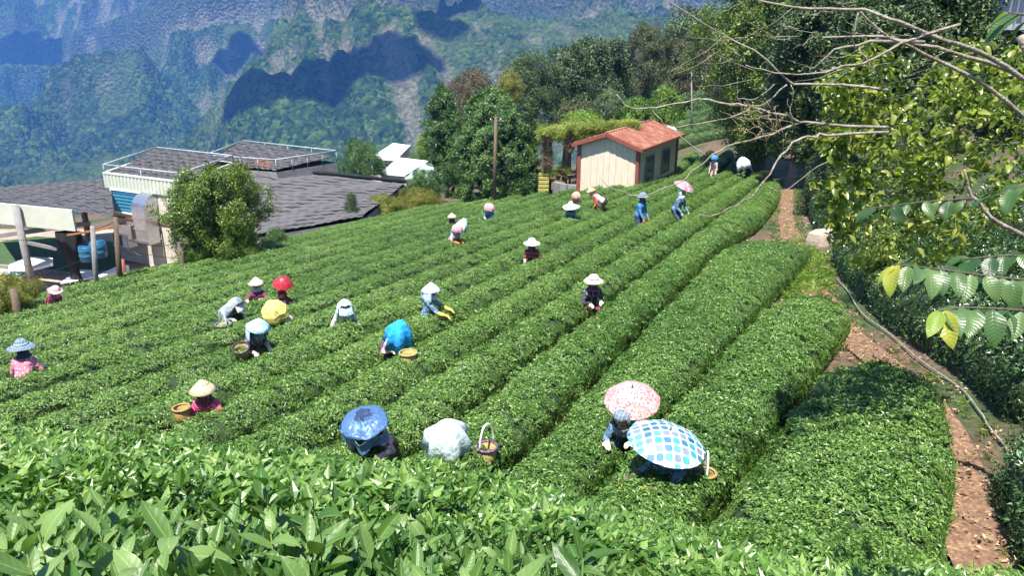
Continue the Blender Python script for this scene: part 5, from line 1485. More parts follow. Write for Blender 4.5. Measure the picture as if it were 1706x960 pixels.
npeople = 0
def person(px, py, hat, hatmat, hood, shirt, label, sleeve=None, pants='dark', lean=45, yaw=180, size=0.46, hat2=None, glove='beige', fore=None, height=1.47, reach=0.27, near=False, band=None, head_up=22, under=None, drop=0.0, crouch=0.27):
    global npeople
    npeople += 1
    hs = reach
    hands = [(-0.17 + random.uniform(-.05, .05), hs + random.uniform(-.06, .06), 0.64 + random.uniform(-.05, .03)), (0.17 + random.uniform(-.05, .05), hs + random.uniform(-.08, .08), 0.63 + random.uniform(-.05, .05))]
    caps, J = skeleton(lean, head_up, hands, random.uniform(0.95, 1.4), crouch + drop)
    k = height / 1.55
    top = J['head'] + J['Hv'] * 0.05
    w = T(px, py, top.z * k)
    rot = Matrix.Rotation(R(yaw), 3, 'Z')
    off = rot @ Vector((top.x * k, top.y * k, 0))
    if under:                                          # stands so that the parasol over (px, py) covers head and shoulders
        w = T(px, py, under); mid = (J['head'] + J['chest']) / 2; off = rot @ Vector((mid.x * k, mid.y * k, 0))
    bx_, by_ = w.x - off.x, w.y - off.y
    root = empty('person', (bx_, by_, -(4.37 + 0.125 * by_ - 0.085 * bx_)), R(yaw), label=label, cat='person', group='tea pickers')
    root.scale = (k, k, k)
    sh_ = C[shirt]
    mats = dict(shirt=sh_, sleeve=C[sleeve] if sleeve else sh_, fore=C[fore] if fore else (C[sleeve] if sleeve else sh_), pants=C[pants], skin=m_skin, glove=C[glove] if glove != 'skin' else m_skin, shoe=C['black'])
    link('body', body_mesh(caps, J, mats, 0.012 if near else 0.019), None, root)
    mb = MB()
    for s in (-1, 1):
        c = J['head'] + J['Fw'] * 0.083 + Vector((0.034 * s, 0, 0)) + J['Hv'] * 0.005
        mb.add(*capsule(c - Vector((0.006, 0, 0)), 0.011, c + Vector((0.006, 0, 0)), 0.011, 8))
    mb.build('eyes', m_eye, root)
    # scarf or hood round the head, hair if there is none
    v, f = radial([(0.004, 0.152), (0.06, 0.14), (0.10, 0.095), (0.118, 0.02), (0.112, -0.06), (0.10, -0.11), (0.14, -0.17)], 26, 0.03, seed=npeople)
    M = frame(J['head'], J['Hv'], J['Fw'])
    keep = [q for q in f if not (sum(v[i][1] for i in q) / 4 > 0.055 and -0.055 < sum(v[i][2] for i in q) / 4 < 0.075)]
    cloth_obj('headscarf', (v, keep), C[hood], root, M)
    if hat: hat_parts(hat, hatmat if not isinstance(hatmat, str) else C[hatmat], root, J, size, C[band] if band else (C[hat2] if hat2 else None), seed=npeople * 7)
    return root, J, k

def umbrella(px, py, wpx, mat, label, tilt=(0, 0), h=1.25, nrib=8, flat=0.30):
    """open parasol strapped over a picker: eight gores, ribs, shaft and tip"""
    w = T(px, py, h)
    zc = w.y * CP - w.z * SP
    rad = wpx / F_PX * zc / 2
    u = empty('umbrella', w, 0, label=label, cat='umbrella', group='open umbrellas in the field')
    u.rotation_euler = (R(tilt[0]), R(tilt[1]), random.uniform(0, 0.7))
    hh = rad * flat * 2
    def pt(a, t, edge):                                # t from tip to hem, edge 0 on a rib .. 1 mid gore
        r = rad * t; z = hh * (1 - t ** 1.9)
        s = 1 - 0.035 * edge * t ** 2
        return Vector((math.cos(a) * r * s, math.sin(a) * r * s, z - 0.02 * edge * t * rad))
    for g in range(nrib):
        a0, a1 = 2 * PI * g / nrib, 2 * PI * (g + 1) / nrib
        nu, nt_ = 6, 8; v, f, uv = [], [], []
        for i in range(nt_ + 1):
            t = i / nt_
            for j in range(nu + 1):
                s = j / nu; e = 1 - abs(2 * s - 1) ** 2
                a = a0 + (a1 - a0) * s
                p = pt(a, max(t, 0.01), e); v.append(p); uv.append((math.cos(a) * t * rad, math.sin(a) * t * rad))
        f = [(i * (nu + 1) + j, (i + 1) * (nu + 1) + j, (i + 1) * (nu + 1) + j + 1, i * (nu + 1) + j + 1) for i in range(nt_) for j in range(nu)]
        me = bpy.data.meshes.new('gore'); me.from_pydata([tuple(p) for p in v], [], f); me.polygons.foreach_set('use_smooth', [True] * len(f))
        l = me.uv_layers.new(name='uv'); idx = np.zeros(len(me.loops), np.int32); me.loops.foreach_get('vertex_index', idx); l.data.foreach_set('uv', np.array(uv)[idx].ravel())
        o = link('gore', me, mat, u)
        MB().tube([pt(a0, t, 0) - Vector((0, 0, 0.008)) for t in (0.02, 0.25, 0.5, 0.75, 0.99)], 0.004, 5).build('rib', m_steel, u)
    MB().tube([(0, 0, hh - 0.5), (0, 0, hh + 0.05)], 0.007, 6).build('shaft', m_steel, u)
    MB().tube([(0, 0, hh), (0, 0, hh + 0.06)], [0.014, 0.006], 8).build('tip', m_grey, u)
    return u

m_wov = pmat('woven_bamboo', (0.42, 0.28, 0.10), (0.30, 0.19, 0.06), 40, 0.7, bump=0.5)
m_wovy = pmat('woven_yellow_plastic', (0.42, 0.34, 0.12), (0.30, 0.24, 0.08), 40, 0.6, bump=0.5)
m_ring = pmat('pale_plastic_hoop', (0.66, 0.70, 0.62), (0.55, 0.60, 0.52), 20, 0.5)
def basket(px, py, wpx, label, mat=m_wov, rim=None, hoop=None, h=0.70, tilt=(0, 0), hgt=0.26):
    w = T(px, py, h); zc = w.y * CP - w.z * SP; r = wpx / F_PX * zc / 2
    b = empty('basket', w - Z3 * hgt * 0.95, 0, label=label, cat='basket', group='picking baskets')
    b.rotation_euler = (R(tilt[0]), R(tilt[1]), random.uniform(0, 3))
    MB().lathe([(0.003, 0), (r * 0.75, 0.0), (r * 0.86, hgt * 0.5), (r * 0.95, hgt), (r * 0.90, hgt), (r * 0.80, hgt * 0.5), (r * 0.7, 0.02), (0.003, 0.02)], 24).build('bowl', mat, b)
    rg = [(math.cos(2 * PI * k / 24) * r * 0.97, math.sin(2 * PI * k / 24) * r * 0.97, hgt) for k in range(25)]
    MB().tube(rg, 0.016, 6).build('rim', C[rim] if rim else mat, b)
    lv = [(kite(0.06, 0.025), (random.gauss(.3, .4), random.gauss(0, .4), random.uniform(0, 6)), (random.uniform(-.5, .5) * r, random.uniform(-.5, .5) * r, hgt * 0.55 + random.uniform(-.02, .03)), 1) for _ in range(60)]
    v, f, a = leaf_pile(lv); me = np_mesh('picked_leaves', v, f); vattr(me, 'v', a, 'FACE'); link('picked_leaves', me, m_tea, b)['kind'] = 'stuff'
    if hoop:
        pts = [(math.cos(PI * k / 16) * r * 1.0, 0, hgt + math.sin(PI * k / 16) * hoop) for k in range(17)]
        MB().tube(pts, 0.013, 6).build('hoop_handle', m_ring, b)
    return b

M_FOIL = cloth('blue_foil', (0.09, 0.18, 0.36), rough=0.42, metal=0.25)
M_FOILD = cloth('dark_foil', (0.035, 0.06, 0.13), rough=0.35, metal=0.3)
M_YEL = cloth('dotted_yellow', (0.66, 0.58, 0.16), (0.25, 0.22, 0.05), None, 'dots', 24)
M_POLKA = cloth('blue_squares', (0.62, 0.65, 0.66), pattern='squares', scale=10.8, uv=True, rough=0.6)
M_PINKF = cloth('pink_floral', (0.60, 0.33, 0.32), (0.55, 0.06, 0.08), (0.62, 0.16, 0.18), 'floral', 34, uv=True, rough=0.6)
M_PINKF.node_tree.nodes
M_PINK2 = cloth('pale_pink_floral', (0.45, 0.18, 0.25), (0.60, 0.14, 0.20), (0.8, 0.7, 0.7), 'floral', 16, uv=True, rough=0.6)
M_REDU = cloth('red_nylon', (0.42, 0.02, 0.035), rough=0.45)
M_PATW = cloth('blue_white_pattern', (0.74, 0.78, 0.84), (0.35, 0.42, 0.58), None, 'floral', 9, uv=False, rough=0.7)

p_ = person
p_(36, 577, 'wide', 'slate', 'navy', 'pink', 'picker in pink shirt and dark blue hood at the left edge, seen from behind', lean=20, yaw=10, size=0.5, hat2='cyan', pants='slate', fore='floralgrey')
p_(394, 501, 'cape', 'grey', 'slate', 'slate', 'bent picker in grey hooded cape beside the yellow basket', lean=52, yaw=-115, size=0.42, hat2='offwhite', pants='dark')
p_(427, 472, 'cone', m_strawpale, 'floralgrey', 'maroon', 'picker in pale conical hat left of the red umbrella', lean=12, yaw=178, size=0.44, drop=0.25)
p_(471, 473, None, None, 'crimson', 'maroon', 'picker crouching under the red umbrella', lean=45, yaw=170, under=1.02, drop=0.25)
umbrella(471, 473, 33, M_REDU, 'closed-looking domed red umbrella in the middle of the left rows', tilt=(22, 12), h=1.05, flat=0.42)
p_(457, 517, 'dome', M_YEL, 'yellow', 'beige', 'picker hidden under a yellow dotted bonnet', lean=58, yaw=170, size=0.62, drop=0.12)
p_(430, 541, 'conecloth', 'cyan', 'teal', 'floraldark', 'picker in pale cyan cone hat with dark flowered shirt and pink sleeve', lean=42, yaw=-125, size=0.50, hat2='sky', sleeve='purple', fore='rose', pants='purple', near=True)
p_(338, 648, 'cone', m_straw, 'maroon', 'hotpink', 'picker in straw conical hat and bright pink jacket', lean=26, yaw=175, size=0.42, pants='dark', near=True, drop=0.2)
p_(607, 700, 'foil', M_FOIL, 'navy', 'floralpink', 'picker under crumpled shiny dark blue sheet with flowered sleeves', lean=45, yaw=165, size=0.44, hat2=None, fore='floralpink', pants='crimson', near=True)
p_(748, 716, 'tarp', 'mint', 'grey', 'slate', 'picker covered by a pale grey white sheet with hanging folds', lean=55, yaw=-160, size=0.40, near=True)
p_(574, 506, 'cape', 'paleblue', 'sky', 'offwhite', 'picker in light blue hooded cape and white shirt', lean=38, yaw=-160, size=0.42, hat2='sky', pants='slate', fore='floralgrey')
p_(666, 545, 'tarp', 'azure', 'blue', 'plaidpurple', 'picker under a bright blue sheet in purple plaid shirt', lean=48, yaw=-140, size=0.36, fore='beige', sleeve='rose', near=True)
p_(718, 482, 'conecloth', 'paleblue', 'offwhite', 'floralblue', 'picker in white cloth covered cone hat and blue flowered shirt, facing right', lean=18, yaw=-95, size=0.44, hat2='sky', fore='yellow', glove='yellow', reach=0.46)
p_(989, 466, 'wide', m_strawpale, 'plaidred', 'plaiddark', 'picker in round straw hat and dark plaid shirt alone in the right rows', lean=28, yaw=-165, size=0.45, band='rose', fore='dark', pants='maroon', near=True, drop=0.08)
p_(886, 404, 'wide', 'white', 'maroon', 'plaidred', 'picker in white sun hat and dark red plaid shirt', lean=26, yaw=165, size=0.50, pants='dark', fore='rose')
p_(753, 361, 'cone', m_strawpale, 'dark', 'maroon', 'picker in pale cone hat and dark shirt behind the flowered pair', lean=15, yaw=170, size=0.42, drop=0.25)
p_(762, 380, 'dome', 'floralpink', 'floralpink', 'floralgrey', 'picker in flowered headcloth with orange apron', lean=40, yaw=-130, size=0.42, sleeve='rose', fore='orange', glove='orange')
p_(772, 370, 'tarp', 'mint', 'sky', 'teal', 'picker in pale mint hat cloth beside the flowered headcloth', lean=48, yaw=-100, size=0.32)
p_(815, 346, 'dome', 'floralpink', 'pink', 'blue', 'picker in pink flowered bonnet and blue shirt alone near the round tree', lean=30, yaw=170, size=0.50, drop=0.15)
p_(951, 343, 'wide', 'white', 'dark', 'teal', 'picker in very wide white hat with teal sleeves', lean=32, yaw=160, size=0.72, fore='teal', pants='dark')
p_(960, 326, 'dome', 'peach', 'peach', 'pink', 'picker in peach bonnet just behind the very wide white hat', lean=30, yaw=170, size=0.46, drop=0.1)
p_(984, 320, 'cone', 'peach', 'peach', 'rose', 'standing picker bent left in peach hat, red shawl and black trousers', lean=62, yaw=75, size=0.44, crouch=0.0, sleeve='red', fore='orange', glove='orange', pants='black', height=1.7, head_up=30)
p_(1048, 289, 'cone', m_strawpale, 'paleblue', 'denim', 'picker in white cone hat and blue shirt close to the shed corner', lean=12, yaw=-100, size=0.50, sleeve='sky')
p_(1071, 326, 'wide', 'slate', 'navy', 'blue', 'picker in dark bucket hat and blue jacket with orange gloves', crouch=0.0, lean=14, yaw=-130, size=0.44, pants='navy', glove='orange', height=1.62, reach=0.34)
p_(1136, 312, None, None, 'paleblue', 'denim', 'picker in blue shirt and dark trousers under the pale pink umbrella', crouch=0.12, lean=26, yaw=-140, under=1.62, pants='navy', height=1.68)
umbrella(1139, 311, 36, M_PINK2, 'pale pink flowered umbrella in the upper right rows', tilt=(20, 14), h=1.62, flat=0.26)
p_(1190, 263, 'dome', 'blue', 'sky', 'rose', 'picker in beige pink coat and blue headcloth near the end of the rows', crouch=0.0, lean=20, yaw=140, size=0.40, pants='rose', height=1.65)
p_(1204, 259, 'cone', m_straw, 'red', 'orange', 'picker in straw hat and red orange shirt behind the beige pink coat', lean=25, yaw=-100, size=0.48, height=1.6)
p_(1237, 268, 'tarp', M_PATW, 'slate', 'dark', 'picker in blue white patterned cloth hat and dark clothes by the path', crouch=0.0, lean=48, yaw=110, size=0.50, pants='black', height=1.7, glove='beige')
p_(1269, 243, 'dome', 'magenta', 'magenta', 'magenta', 'picker in magenta at the far top of the rows', lean=25, yaw=180, size=0.40)
p_(1042, 676, None, None, 'slate', 'denim', 'picker in denim jacket stooping under the pink flowered umbrella', lean=52, yaw=150, under=1.0, crouch=0.36, pants='slate', fore='slate', near=True)
umbrella(1053, 667, 94, M_PINKF, 'pink flowered umbrella just behind the blue and white one', tilt=(16, -5), h=1.0, flat=0.30)
p_(1112, 738, None, None, 'denim', 'plaidblue', 'picker in navy plaid shirt reaching out under the blue and white umbrella', lean=52, yaw=120, under=0.98, crouch=0.36, pants='brown', sleeve='denim', fore='brown', glove='yellow', near=True, reach=0.55)
umbrella(1110, 738, 134, M_POLKA, 'white umbrella with blue squares nearest the camera', tilt=(11, 3), h=0.98, flat=0.19)
p_(92, 482, 'wide', 'rose', 'pink', 'hotpink', 'picker in hot pink shirt and pinkish hat stooping at the edge of the yard', lean=45, yaw=-110, size=0.46, pants='offwhite', drop=0.1)
# baskets
basket(372, 541, 26, 'yellow basket behind the grey hooded cape', m_wovy, 'slate', 0.30)
basket(402, 576, 28, 'dark rimmed basket beside the purple trousers of the cyan hat picker', m_wovy, 'dark', 0.0, tilt=(10, -20))
basket(302, 681, 28, 'orange bamboo basket beside the bright pink jacket', m_wov)
basket(811, 746, 36, 'basket with purple rim and tall pale hoop beside the grey white sheet', m_wovy, 'purple', 0.30, h=0.62)
basket(680, 589, 30, 'yellow bamboo basket below the bright blue sheet', m_wovy, None)
basket(1176, 790, 34, 'basket with white hoop beside the navy plaid shirt', m_wov, None, 0.25, h=0.55)
basket(1277, 286, 18, 'yellow bag basket beside the patterned cloth hat', m_wovy, None)

# ================================================================== small things
random.seed(77)
def pole(px0, py0, px1, py1, Y, r, mat, label, name='utility_pole', extra=None, group=None):
    a, b = P(px0, py0, Y), P(px1, py1, Y)
    g = min(gz(b.x, b.y), b.z) - 0.2
    e = empty(name, (b.x, b.y, g), label=label, cat='pole', group=group)
    MB().tube([(0, 0, 0), (a.x - b.x, a.y - b.y, a.z - g)], [r * 1.15, r * 0.85], 10).build('shaft', mat, e)
    if extra: extra(e, Vector((a.x - b.x, a.y - b.y, a.z - g)))
    return a
def insul(e, t):
    MB().bar(t + Vector((-0.35, 0, -0.25)), t + Vector((0.35, 0, -0.25)), 0.07).build('crossarm', m_wood, e)
    for s in (-0.3, 0, 0.3): MB().lathe([(0.003, 0), (0.035, 0.0), (0.03, 0.04), (0.04, 0.06), (0.02, 0.1), (0.003, 0.11)], 10, t + Vector((s, 0, -0.21))).build('insulator', m_white, e)
ta = pole(826, 194, 823, 330, 46.0, 0.10, m_wood, 'tall dark utility pole in front of the round tree', extra=insul)
tb = pole(154, 377, 160, 492, 23.6, 0.085, m_grey, 'weathered grey pole beside the white board in the yard')
tc_ = pole(192, 362, 198, 474, 24.2, 0.09, m_wood, 'brown wooden pole in front of the air conditioner')
td = pole(299, 403, 305, 446, 25.8, 0.09, m_wood, 'short post at the foot of the factory wall', 'post')
pole(204, 432, 207, 474, 24.8, 0.075, m_rust, 'short rust red post beside the brown pole', 'post')
pole(22, 482, 27, 520, 19.0, 0.10, m_wood, 'dark stump post in the yellowing shrub', 'post')
pole(363, 688, 374, 722, 10.6, 0.020, m_steel, 'thin metal stake standing in the tea below the bright pink jacket', 'stake')
pole(1152, 120, 1153, 225, 62, 0.06, m_grey, 'thin far pole above the red roof', 'post')
def wire(a, b, sag, label, r=0.008):
    a, b = Vector(a), Vector(b)
    pts = [a.lerp(b, k / 14) - Z3 * sag * 4 * (k / 14) * (1 - k / 14) for k in range(15)]
    tag(MB().tube(pts, r, 4, caps=False).build('wire', m_black), label, 'wire')
wire(ta, P(540, 352, 40), 0.5, 'overhead wire from the tall pole down to the net roof', 0.012)
wire(ta - Z3 * 0.9, P(600, 350, 40), 0.3, 'lower wire from the tall pole towards the clipped hedge', 0.012)
wire(ta, P(1040, 170, 62), 0.5, 'overhead wire from the tall pole to the ridge', 0.014)
wire(ta - Z3 * 0.8, P(1010, 196, 60), 0.5, 'lower wire from the tall pole to the ridge', 0.014)
wire(P(824, 298, 45.8), P(930, 288, 47), 0.25, 'thin cable from the pole foot to the pergola', 0.012)
wire(tb - Z3 * 0.1, tc_ - Z3 * 0.1, 0.05, 'cable joining the grey pole and the brown pole', 0.012)
wire(tc_ - Z3 * 0.6, td, 0.25, 'cable from the brown pole to the short post', 0.010)
wire(tb - Z3 * 0.9, P(-20, 470, 24), 0.2, 'cable from the grey pole to the left edge', 0.012)
wire(tc_ - Z3 * 1.0, P(300, 430, 25.8), 0.1, 'low cable along the factory wall', 0.010)
wire(P(0, 400, 27.2), tc_ - Z3 * 0.3, 0.15, 'pale cable under the canopy', 0.010)

# ---- yard furniture
def yard_at(px, py): return PZ(px, py, -9.96)
c = yard_at(62, 487)
ps = empty('parasol', (c.x, c.y, -9.96), label='white six sided parasol in the yard', cat='parasol')
ht = PZ(52, 447, -9.96 + 2.0).z
zt = 1.2; rr = 0.85
for g in range(6):
    a0, a1 = 2 * PI * g / 6, 2 * PI * (g + 1) / 6
    MB().add([(0, 0, zt + 0.28), (math.cos(a0) * rr, math.sin(a0) * rr, zt), (math.cos(a1) * rr, math.sin(a1) * rr, zt), (math.cos(a0) * rr, math.sin(a0) * rr, zt - 0.1), (math.cos(a1) * rr, math.sin(a1) * rr, zt - 0.1)], [(0, 1, 2), (1, 3, 4, 2)]).build('canopy_panel', m_white, ps)
MB().tube([(0, 0, 0), (0, 0, zt + 0.32)], 0.025, 8).build('pole', m_grey, ps)
MB().lathe([(0.003, 0.0), (0.28, 0.0), (0.27, 0.06), (0.03, 0.09), (0.003, 0.09)], 16).build('base', m_grey, ps)
tbz = empty('garden_table', (c.x + 0.05, c.y - 0.02, -9.96), label='small round grey table under the parasol', cat='table')
MB().lathe([(0.03, 0.70), (0.42, 0.70), (0.42, 0.73), (0.03, 0.73)], 22).build('table_top', m_grey, tbz)
for k in range(3): MB().tube([(0.06 * math.cos(2.1 * k), 0.06 * math.sin(2.1 * k), 0.70), (0.34 * math.cos(2.1 * k), 0.34 * math.sin(2.1 * k), 0.0)], 0.018, 6).build('leg', m_grey, tbz)
c = yard_at(32, 470)
bn = empty('bench', (c.x, c.y, -9.96), 0.3, label='dark bench piled with light blue sheets in the yard', cat='bench')
MB().box((0, 0, 0.36), (1.1, 0.55, 0.08)).build('seat', m_dark, bn)
for x in (-0.48, 0.48):
    for y in (-0.2, 0.2): MB().box((x, y, 0.16), (0.06, 0.06, 0.34)).build('leg', m_dark, bn)
v, f = radial([(0.004, 0.16), (0.2, 0.15), (0.36, 0.09), (0.44, -0.02)], 30, 0.14, corners=5, camp=0.2, droop=0.04, seed=4, crease=0.02, ell=0.6)
tag(cloth_obj('folded_sheet', (v, f), C['cyan'], None, Matrix.Translation((c.x, c.y, -9.54))), 'heap of pale blue sheeting on the dark bench', 'sheet')
q = [yard_at(105, 494), yard_at(132, 470), yard_at(157, 471), yard_at(158, 484)]
wb = empty('board_table', (q[0].x, q[0].y, -9.96), label='low table with a big white board top beside the grey pole', cat='table')
MB().slab([p + Z3 * 0.55 for p in q], 0.05).build('table_top', m_white, wb, base=wb.location)
for p in q: MB().box(p.lerp(sum(q, Vector()) / 4, 0.1) + Z3 * 0.25, (0.06, 0.06, 0.5)).build('leg', m_grey, wb, base=wb.location)
for i, (px, py, lab) in enumerate(((148, 434, 'blue plastic drum nearer the grey pole'), (166, 428, 'blue plastic drum nearer the brown pole'))):
    d = PZ(px, py, -9.9); d = d * (27.5 / d.y) if d.y > 27.5 else d
    b = empty('drum', (d.x, d.y, d.z), label=lab, cat='drum', group='blue drums behind the poles')
    MB().lathe([(0.003, 0), (0.27, 0.0), (0.29, 0.03), (0.29, 0.18), (0.305, 0.20), (0.305, 0.22), (0.29, 0.24), (0.29, 0.38), (0.305, 0.40), (0.29, 0.43), (0.29, 0.56), (0.27, 0.58), (0.003, 0.58)], 20).build('shell', m_barrel, b)
    MB().lathe([(0.003, 0.59), (0.25, 0.59), (0.25, 0.62), (0.003, 0.62)], 20).build('lid', m_barrel, b)
# air conditioner on its bracket
ac = empty('air_conditioner', W(0.27, -9.06, 0.5), label='white outdoor air conditioner on a steel bracket under the shutter', cat='air conditioner')
Ml = Mf
def acb(c, d, nm, mat, par=None): return MB().box(e1 * c[0] + en * c[1] + Z3 * c[2], d, M=Ml).build(nm, mat, par or ac)
bd = acb((0, 0, 0.30), (1.0, 0.42, 0.58), 'casing', m_white)
acb((-0.16, 0.22, 0.30), (0.56, 0.03, 0.48), 'grille', m_dark)
for k in range(6): acb((-0.16, 0.24, 0.10 + 0.08 * k), (0.56, 0.015, 0.012), 'grille_bar', m_grey)
acb((0.34, 0.22, 0.30), (0.24, 0.02, 0.50), 'side_panel', m_white)
for s in (-0.4, 0.4):
    MB().bar(e1 * s - en * 0.5, e1 * s + en * 0.25, 0.05).bar(e1 * s + en * 0.2 - Z3 * 0.02, e1 * s - en * 0.48 - Z3 * 0.6, 0.04).build('bracket', m_steel, ac)
# flood lamp on the factory corner
lp = empty('flood_lamp', W(0.99, -7.4, 0.05), label='white flood lamp on an orange arm at the factory corner', cat='lamp')
MB().bar((0, 0, 0), e1 * 0.35 + en * 0.5 + Z3 * 0.22, 0.05).build('arm', m_orange, lp)
MB().box(e1 * 0.55 + en * 0.55 + Z3 * 0.02, (0.5, 0.3, 0.06), M=Mf).build('reflector', m_white, lp)
# orange beam between poles
tag(MB().bar(P(112, 392, 25.5), P(200, 376, 25.5), 0.05, 0.06).build('steel_beam', m_orange), 'rusty orange beam across the yard poles', 'beam')

# ---- pergola beside the shed
pg0 = P(932, 310, 47.0)
pg = empty('pergola', (pg0.x, pg0.y, gz(pg0.x, pg0.y)), label='old pergola overgrown with long leaved vines left of the shed', cat='pergola')
pb = pg.location
for px, Y in ((908, 46.2), (918, 49.5), (951, 46.4), (945, 50)):
    t = P(px, 222, Y); MB().tube([Vector((t.x, t.y, gz(t.x, t.y) - 0.2)), t], 0.07, 7).build('post', m_wood, pg, base=pb)
for a, b in ((P(900, 222, 46.2), P(965, 220, 46.4)), (P(912, 216, 49.5), P(965, 214, 50)), (P(903, 222, 46), P(915, 215, 50)), (P(955, 221, 46), P(958, 213, 50.5))):
    MB().bar(a, b, 0.09).build('rail', m_wood, pg, base=pb)
m_dry = leafmat('dry_vine', (0.10, 0.07, 0.035), (0.20, 0.14, 0.07), (0.34, 0.25, 0.13), 0.8, 0.15, tcol=(1.1, 1, .7), patch=1)
pts = []
for k in range(520):
    px = random.uniform(898, 1065); u = (px - 898) / 167
    py = 222 - 12 * u + random.gauss(0, 5) if px < 960 else 218 - 8 * u + random.gauss(0, 4)
    pts.append(tuple(P(px, py, random.uniform(45.2, 49.5) + (0.6 if px > 960 else 0)) - pb))
L_VINE = leafmat('vine_leaf', (0.09, 0.13, 0.02), (0.19, 0.25, 0.035), (0.36, 0.38, 0.07), 0.45, 0.35, patch=0.8)
scatter('vine_foliage', CL_LONG, np.array(pts), RNG.normal(0, 0.5, (len(pts), 3)), RNG.uniform(0.35, 0.7, len(pts)), L_VINE, pg)
pts = [tuple(P(random.gauss(912, 5) if k % 3 else random.gauss(948, 4), random.uniform(222, 285) if k % 3 else random.uniform(222, 255), random.uniform(45.6, 46.6)) - pb) for k in range(150)]
scatter('dry_vines', CL_LONG, np.array(pts), RNG.normal(0, 0.7, (len(pts), 3)), RNG.uniform(0.25, 0.45, len(pts)), m_dry, pg)
# terrace wall, steps and potted plants below it
rw = [P(x, y, Y) for x, y, Y in ((924, 303, 45.6), (934, 306, 45.0), (946, 308, 44.7), (960, 309, 44.6))]
mb = MB()
for a, b in zip(rw[:-1], rw[1:]): mb.bar(a - Z3 * 0.35, b - Z3 * 0.35, 0.25, 0.75)
tag(mb.build('retaining_wall', m_grey), 'curved grey retaining wall under the potted plants', 'wall')
st = empty('steps', P(905, 318, 45.2), label='mossy yellow steps beside the retaining wall', cat='steps')
m_moss = pmat('mossy_step', (0.35, 0.30, 0.08), (0.20, 0.19, 0.05), 6, 0.9, bump=0.3)
for k in range(5): MB().box((0.02 * k, 0.25 * k, 0.02 + 0.2 * k), (0.62, 0.3, 0.14)).build('step', m_moss, st)
m_pot = pmat('terracotta', (0.40, 0.20, 0.12), (0.30, 0.14, 0.08), 8, 0.8)
for i, (px, py, mt, lab) in enumerate(((921, 298, L_BRIGHT, 'potted plant nearest the mossy steps'), (930, 294, L_YEL, 'yellow leaved potted plant on the terrace'), (940, 297, L_GREEN, 'middle potted plant with dark leaves'), (949, 293, L_LIME, 'pot of pale leaves beside the shed post'), (936, 284, L_GREEN, 'taller potted plant at the back of the terrace'))):
    p = P(px, py, 45.8 + 0.3 * (i % 3))
    pl = empty('potted_plant', p - Z3 * 0.2, label=lab, cat='plant', group='potted plants on the terrace')
    MB().lathe([(0.003, 0), (0.11, 0), (0.16, 0.26), (0.18, 0.26), (0.18, 0.30), (0.14, 0.30), (0.003, 0.27)], 14).build('pot', m_pot, pl)
    pp_ = RNG.normal(0, 0.13, (14, 3)) + np.array((0, 0, 0.48))
    scatter('foliage', CL_TINY, pp_, RNG.normal(0, .6, (14, 3)), RNG.uniform(0.35, 0.6, 14), mt, pl)

# ---- along the path
hp = [T(x, y, 0.06) for x, y in ((1384, 462), (1392, 500), (1404, 535), (1432, 575), (1470, 612), (1520, 655), (1565, 700), (1620, 748), (1670, 800), (1700, 870), (1730, 950))]
hp = [Vector((path_x(p.y) + 0.62, p.y, gz(path_x(p.y) + 0.62, p.y) + 0.06)) for p in hp]
hs_ = []
for i in range(len(hp) - 1):
    for k in range(4): hs_.append(hp[i].lerp(hp[i + 1], k / 4))
hs_ = [Vector((p.x + 0.05 * math.sin(i * 0.7), p.y, gz(p.x, p.y) + 0.07)) for i, p in enumerate(hs_)]
tag(MB().tube(hs_, 0.013, 8).build('water_pipe', pmat('old_pipe', (0.22, 0.21, 0.19), (0.12, 0.11, 0.09), 6, 0.7, c3=(0.34, 0.33, 0.31))), 'grey water pipe lying along the foot of the right hedge', 'pipe')
rp = T(1375, 400, 0.2)
mb = MB(); vs = []
for z, s in ((-0.35, 1.05), (0.05, 1.0), (0.26, 0.92), (0.30, 0.80)):
    for k in range(9):
        a = 2 * PI * k / 9; r = s * (0.42 + 0.07 * math.sin(3 * a + 1) + 0.04 * math.cos(5 * a))
        vs.append((math.cos(a) * r * 1.35, math.sin(a) * r * 0.8, z + 0.06 * math.cos(a)))
f = [(i * 9 + k, i * 9 + (k + 1) % 9, (i + 1) * 9 + (k + 1) % 9, (i + 1) * 9 + k) for i in range(3) for k in range(9)] + [tuple(range(27, 36))]
m_rock = pmat('sandstone', (0.42, 0.34, 0.26), (0.30, 0.24, 0.18), 5, 0.9, bump=0.5)
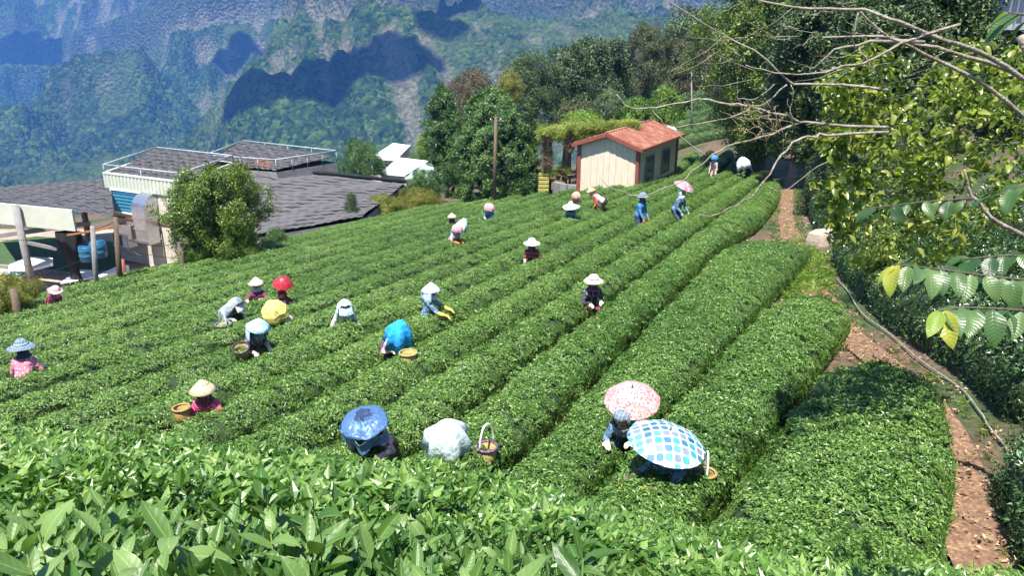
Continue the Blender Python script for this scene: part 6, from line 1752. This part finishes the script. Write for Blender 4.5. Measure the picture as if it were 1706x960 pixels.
tag(mb.add(vs, f).build('boulder', m_rock, None, loc=rp), 'flat topped beige boulder beside the topiary', 'rock')
gp = []
for k in range(420):
    p = T(1345 + random.gauss(0, 22), 452 + random.gauss(0, 26), 0.0); gp.append((p.x, p.y, gz(p.x, p.y) + 0.04))
GR = [clump(40, 0.10, (0.10, 0.2), 0.10, 0.5, 0.2) for _ in range(4)]
tag(scatter('grass', GR, np.array(gp), np.stack([RNG.normal(1.1, .3, len(gp)), RNG.normal(0, .3, len(gp)), RNG.uniform(0, 6.3, len(gp))], 1), RNG.uniform(0.7, 1.2, len(gp)), L_BRIGHT), 'patch of bright grass between the rounded row ends and the boulder', 'grass')

# litter on the path and weeds along its edges
LIT = [leaf_pile([(kite(random.uniform(.04, .09), random.uniform(.018, .035), 0.3, 0.2), (random.gauss(0, .3), random.gauss(0, .4), random.uniform(0, 6.3)), (random.uniform(-.25, .25), random.uniform(-.25, .25), random.uniform(0.01, 0.03)), 1) for _ in range(26)]) for _ in range(4)]
m_lit = leafmat('dry_litter', (0.10, 0.055, 0.03), (0.26, 0.16, 0.085), (0.50, 0.36, 0.20), 0.8, 0.1, tcol=(1.2, 1, .7), patch=2)
lp_ = []
for y in np.arange(4.0, 40, 0.16):
    x = path_x(y) + random.gauss(0, 0.3); lp_.append((x, y, gz(x, y) + 0.055))
tag(scatter('leaf_litter', LIT, np.array(lp_), np.stack([np.zeros(len(lp_)), np.zeros(len(lp_)), RNG.uniform(0, 6.3, len(lp_))], 1), RNG.uniform(0.6, 1.2, len(lp_)), m_lit), 'dry brown leaf litter scattered along the dirt path', 'litter')
wp_ = []
for y in np.arange(4.0, 46, 0.11):
    s_ = random.choice((-1, 1)); x = path_x(y) + s_ * random.uniform(0.26, 0.62); wp_.append((x, y, gz(x, y) + 0.03))
tag(scatter('weeds', GR, np.array(wp_), np.stack([RNG.normal(1.0, .35, len(wp_)), RNG.normal(0, .35, len(wp_)), RNG.uniform(0, 6.3, len(wp_))], 1), RNG.uniform(0.4, 1.0, len(wp_)), L_LIME), 'low weeds creeping in along both sides of the path', 'weeds')
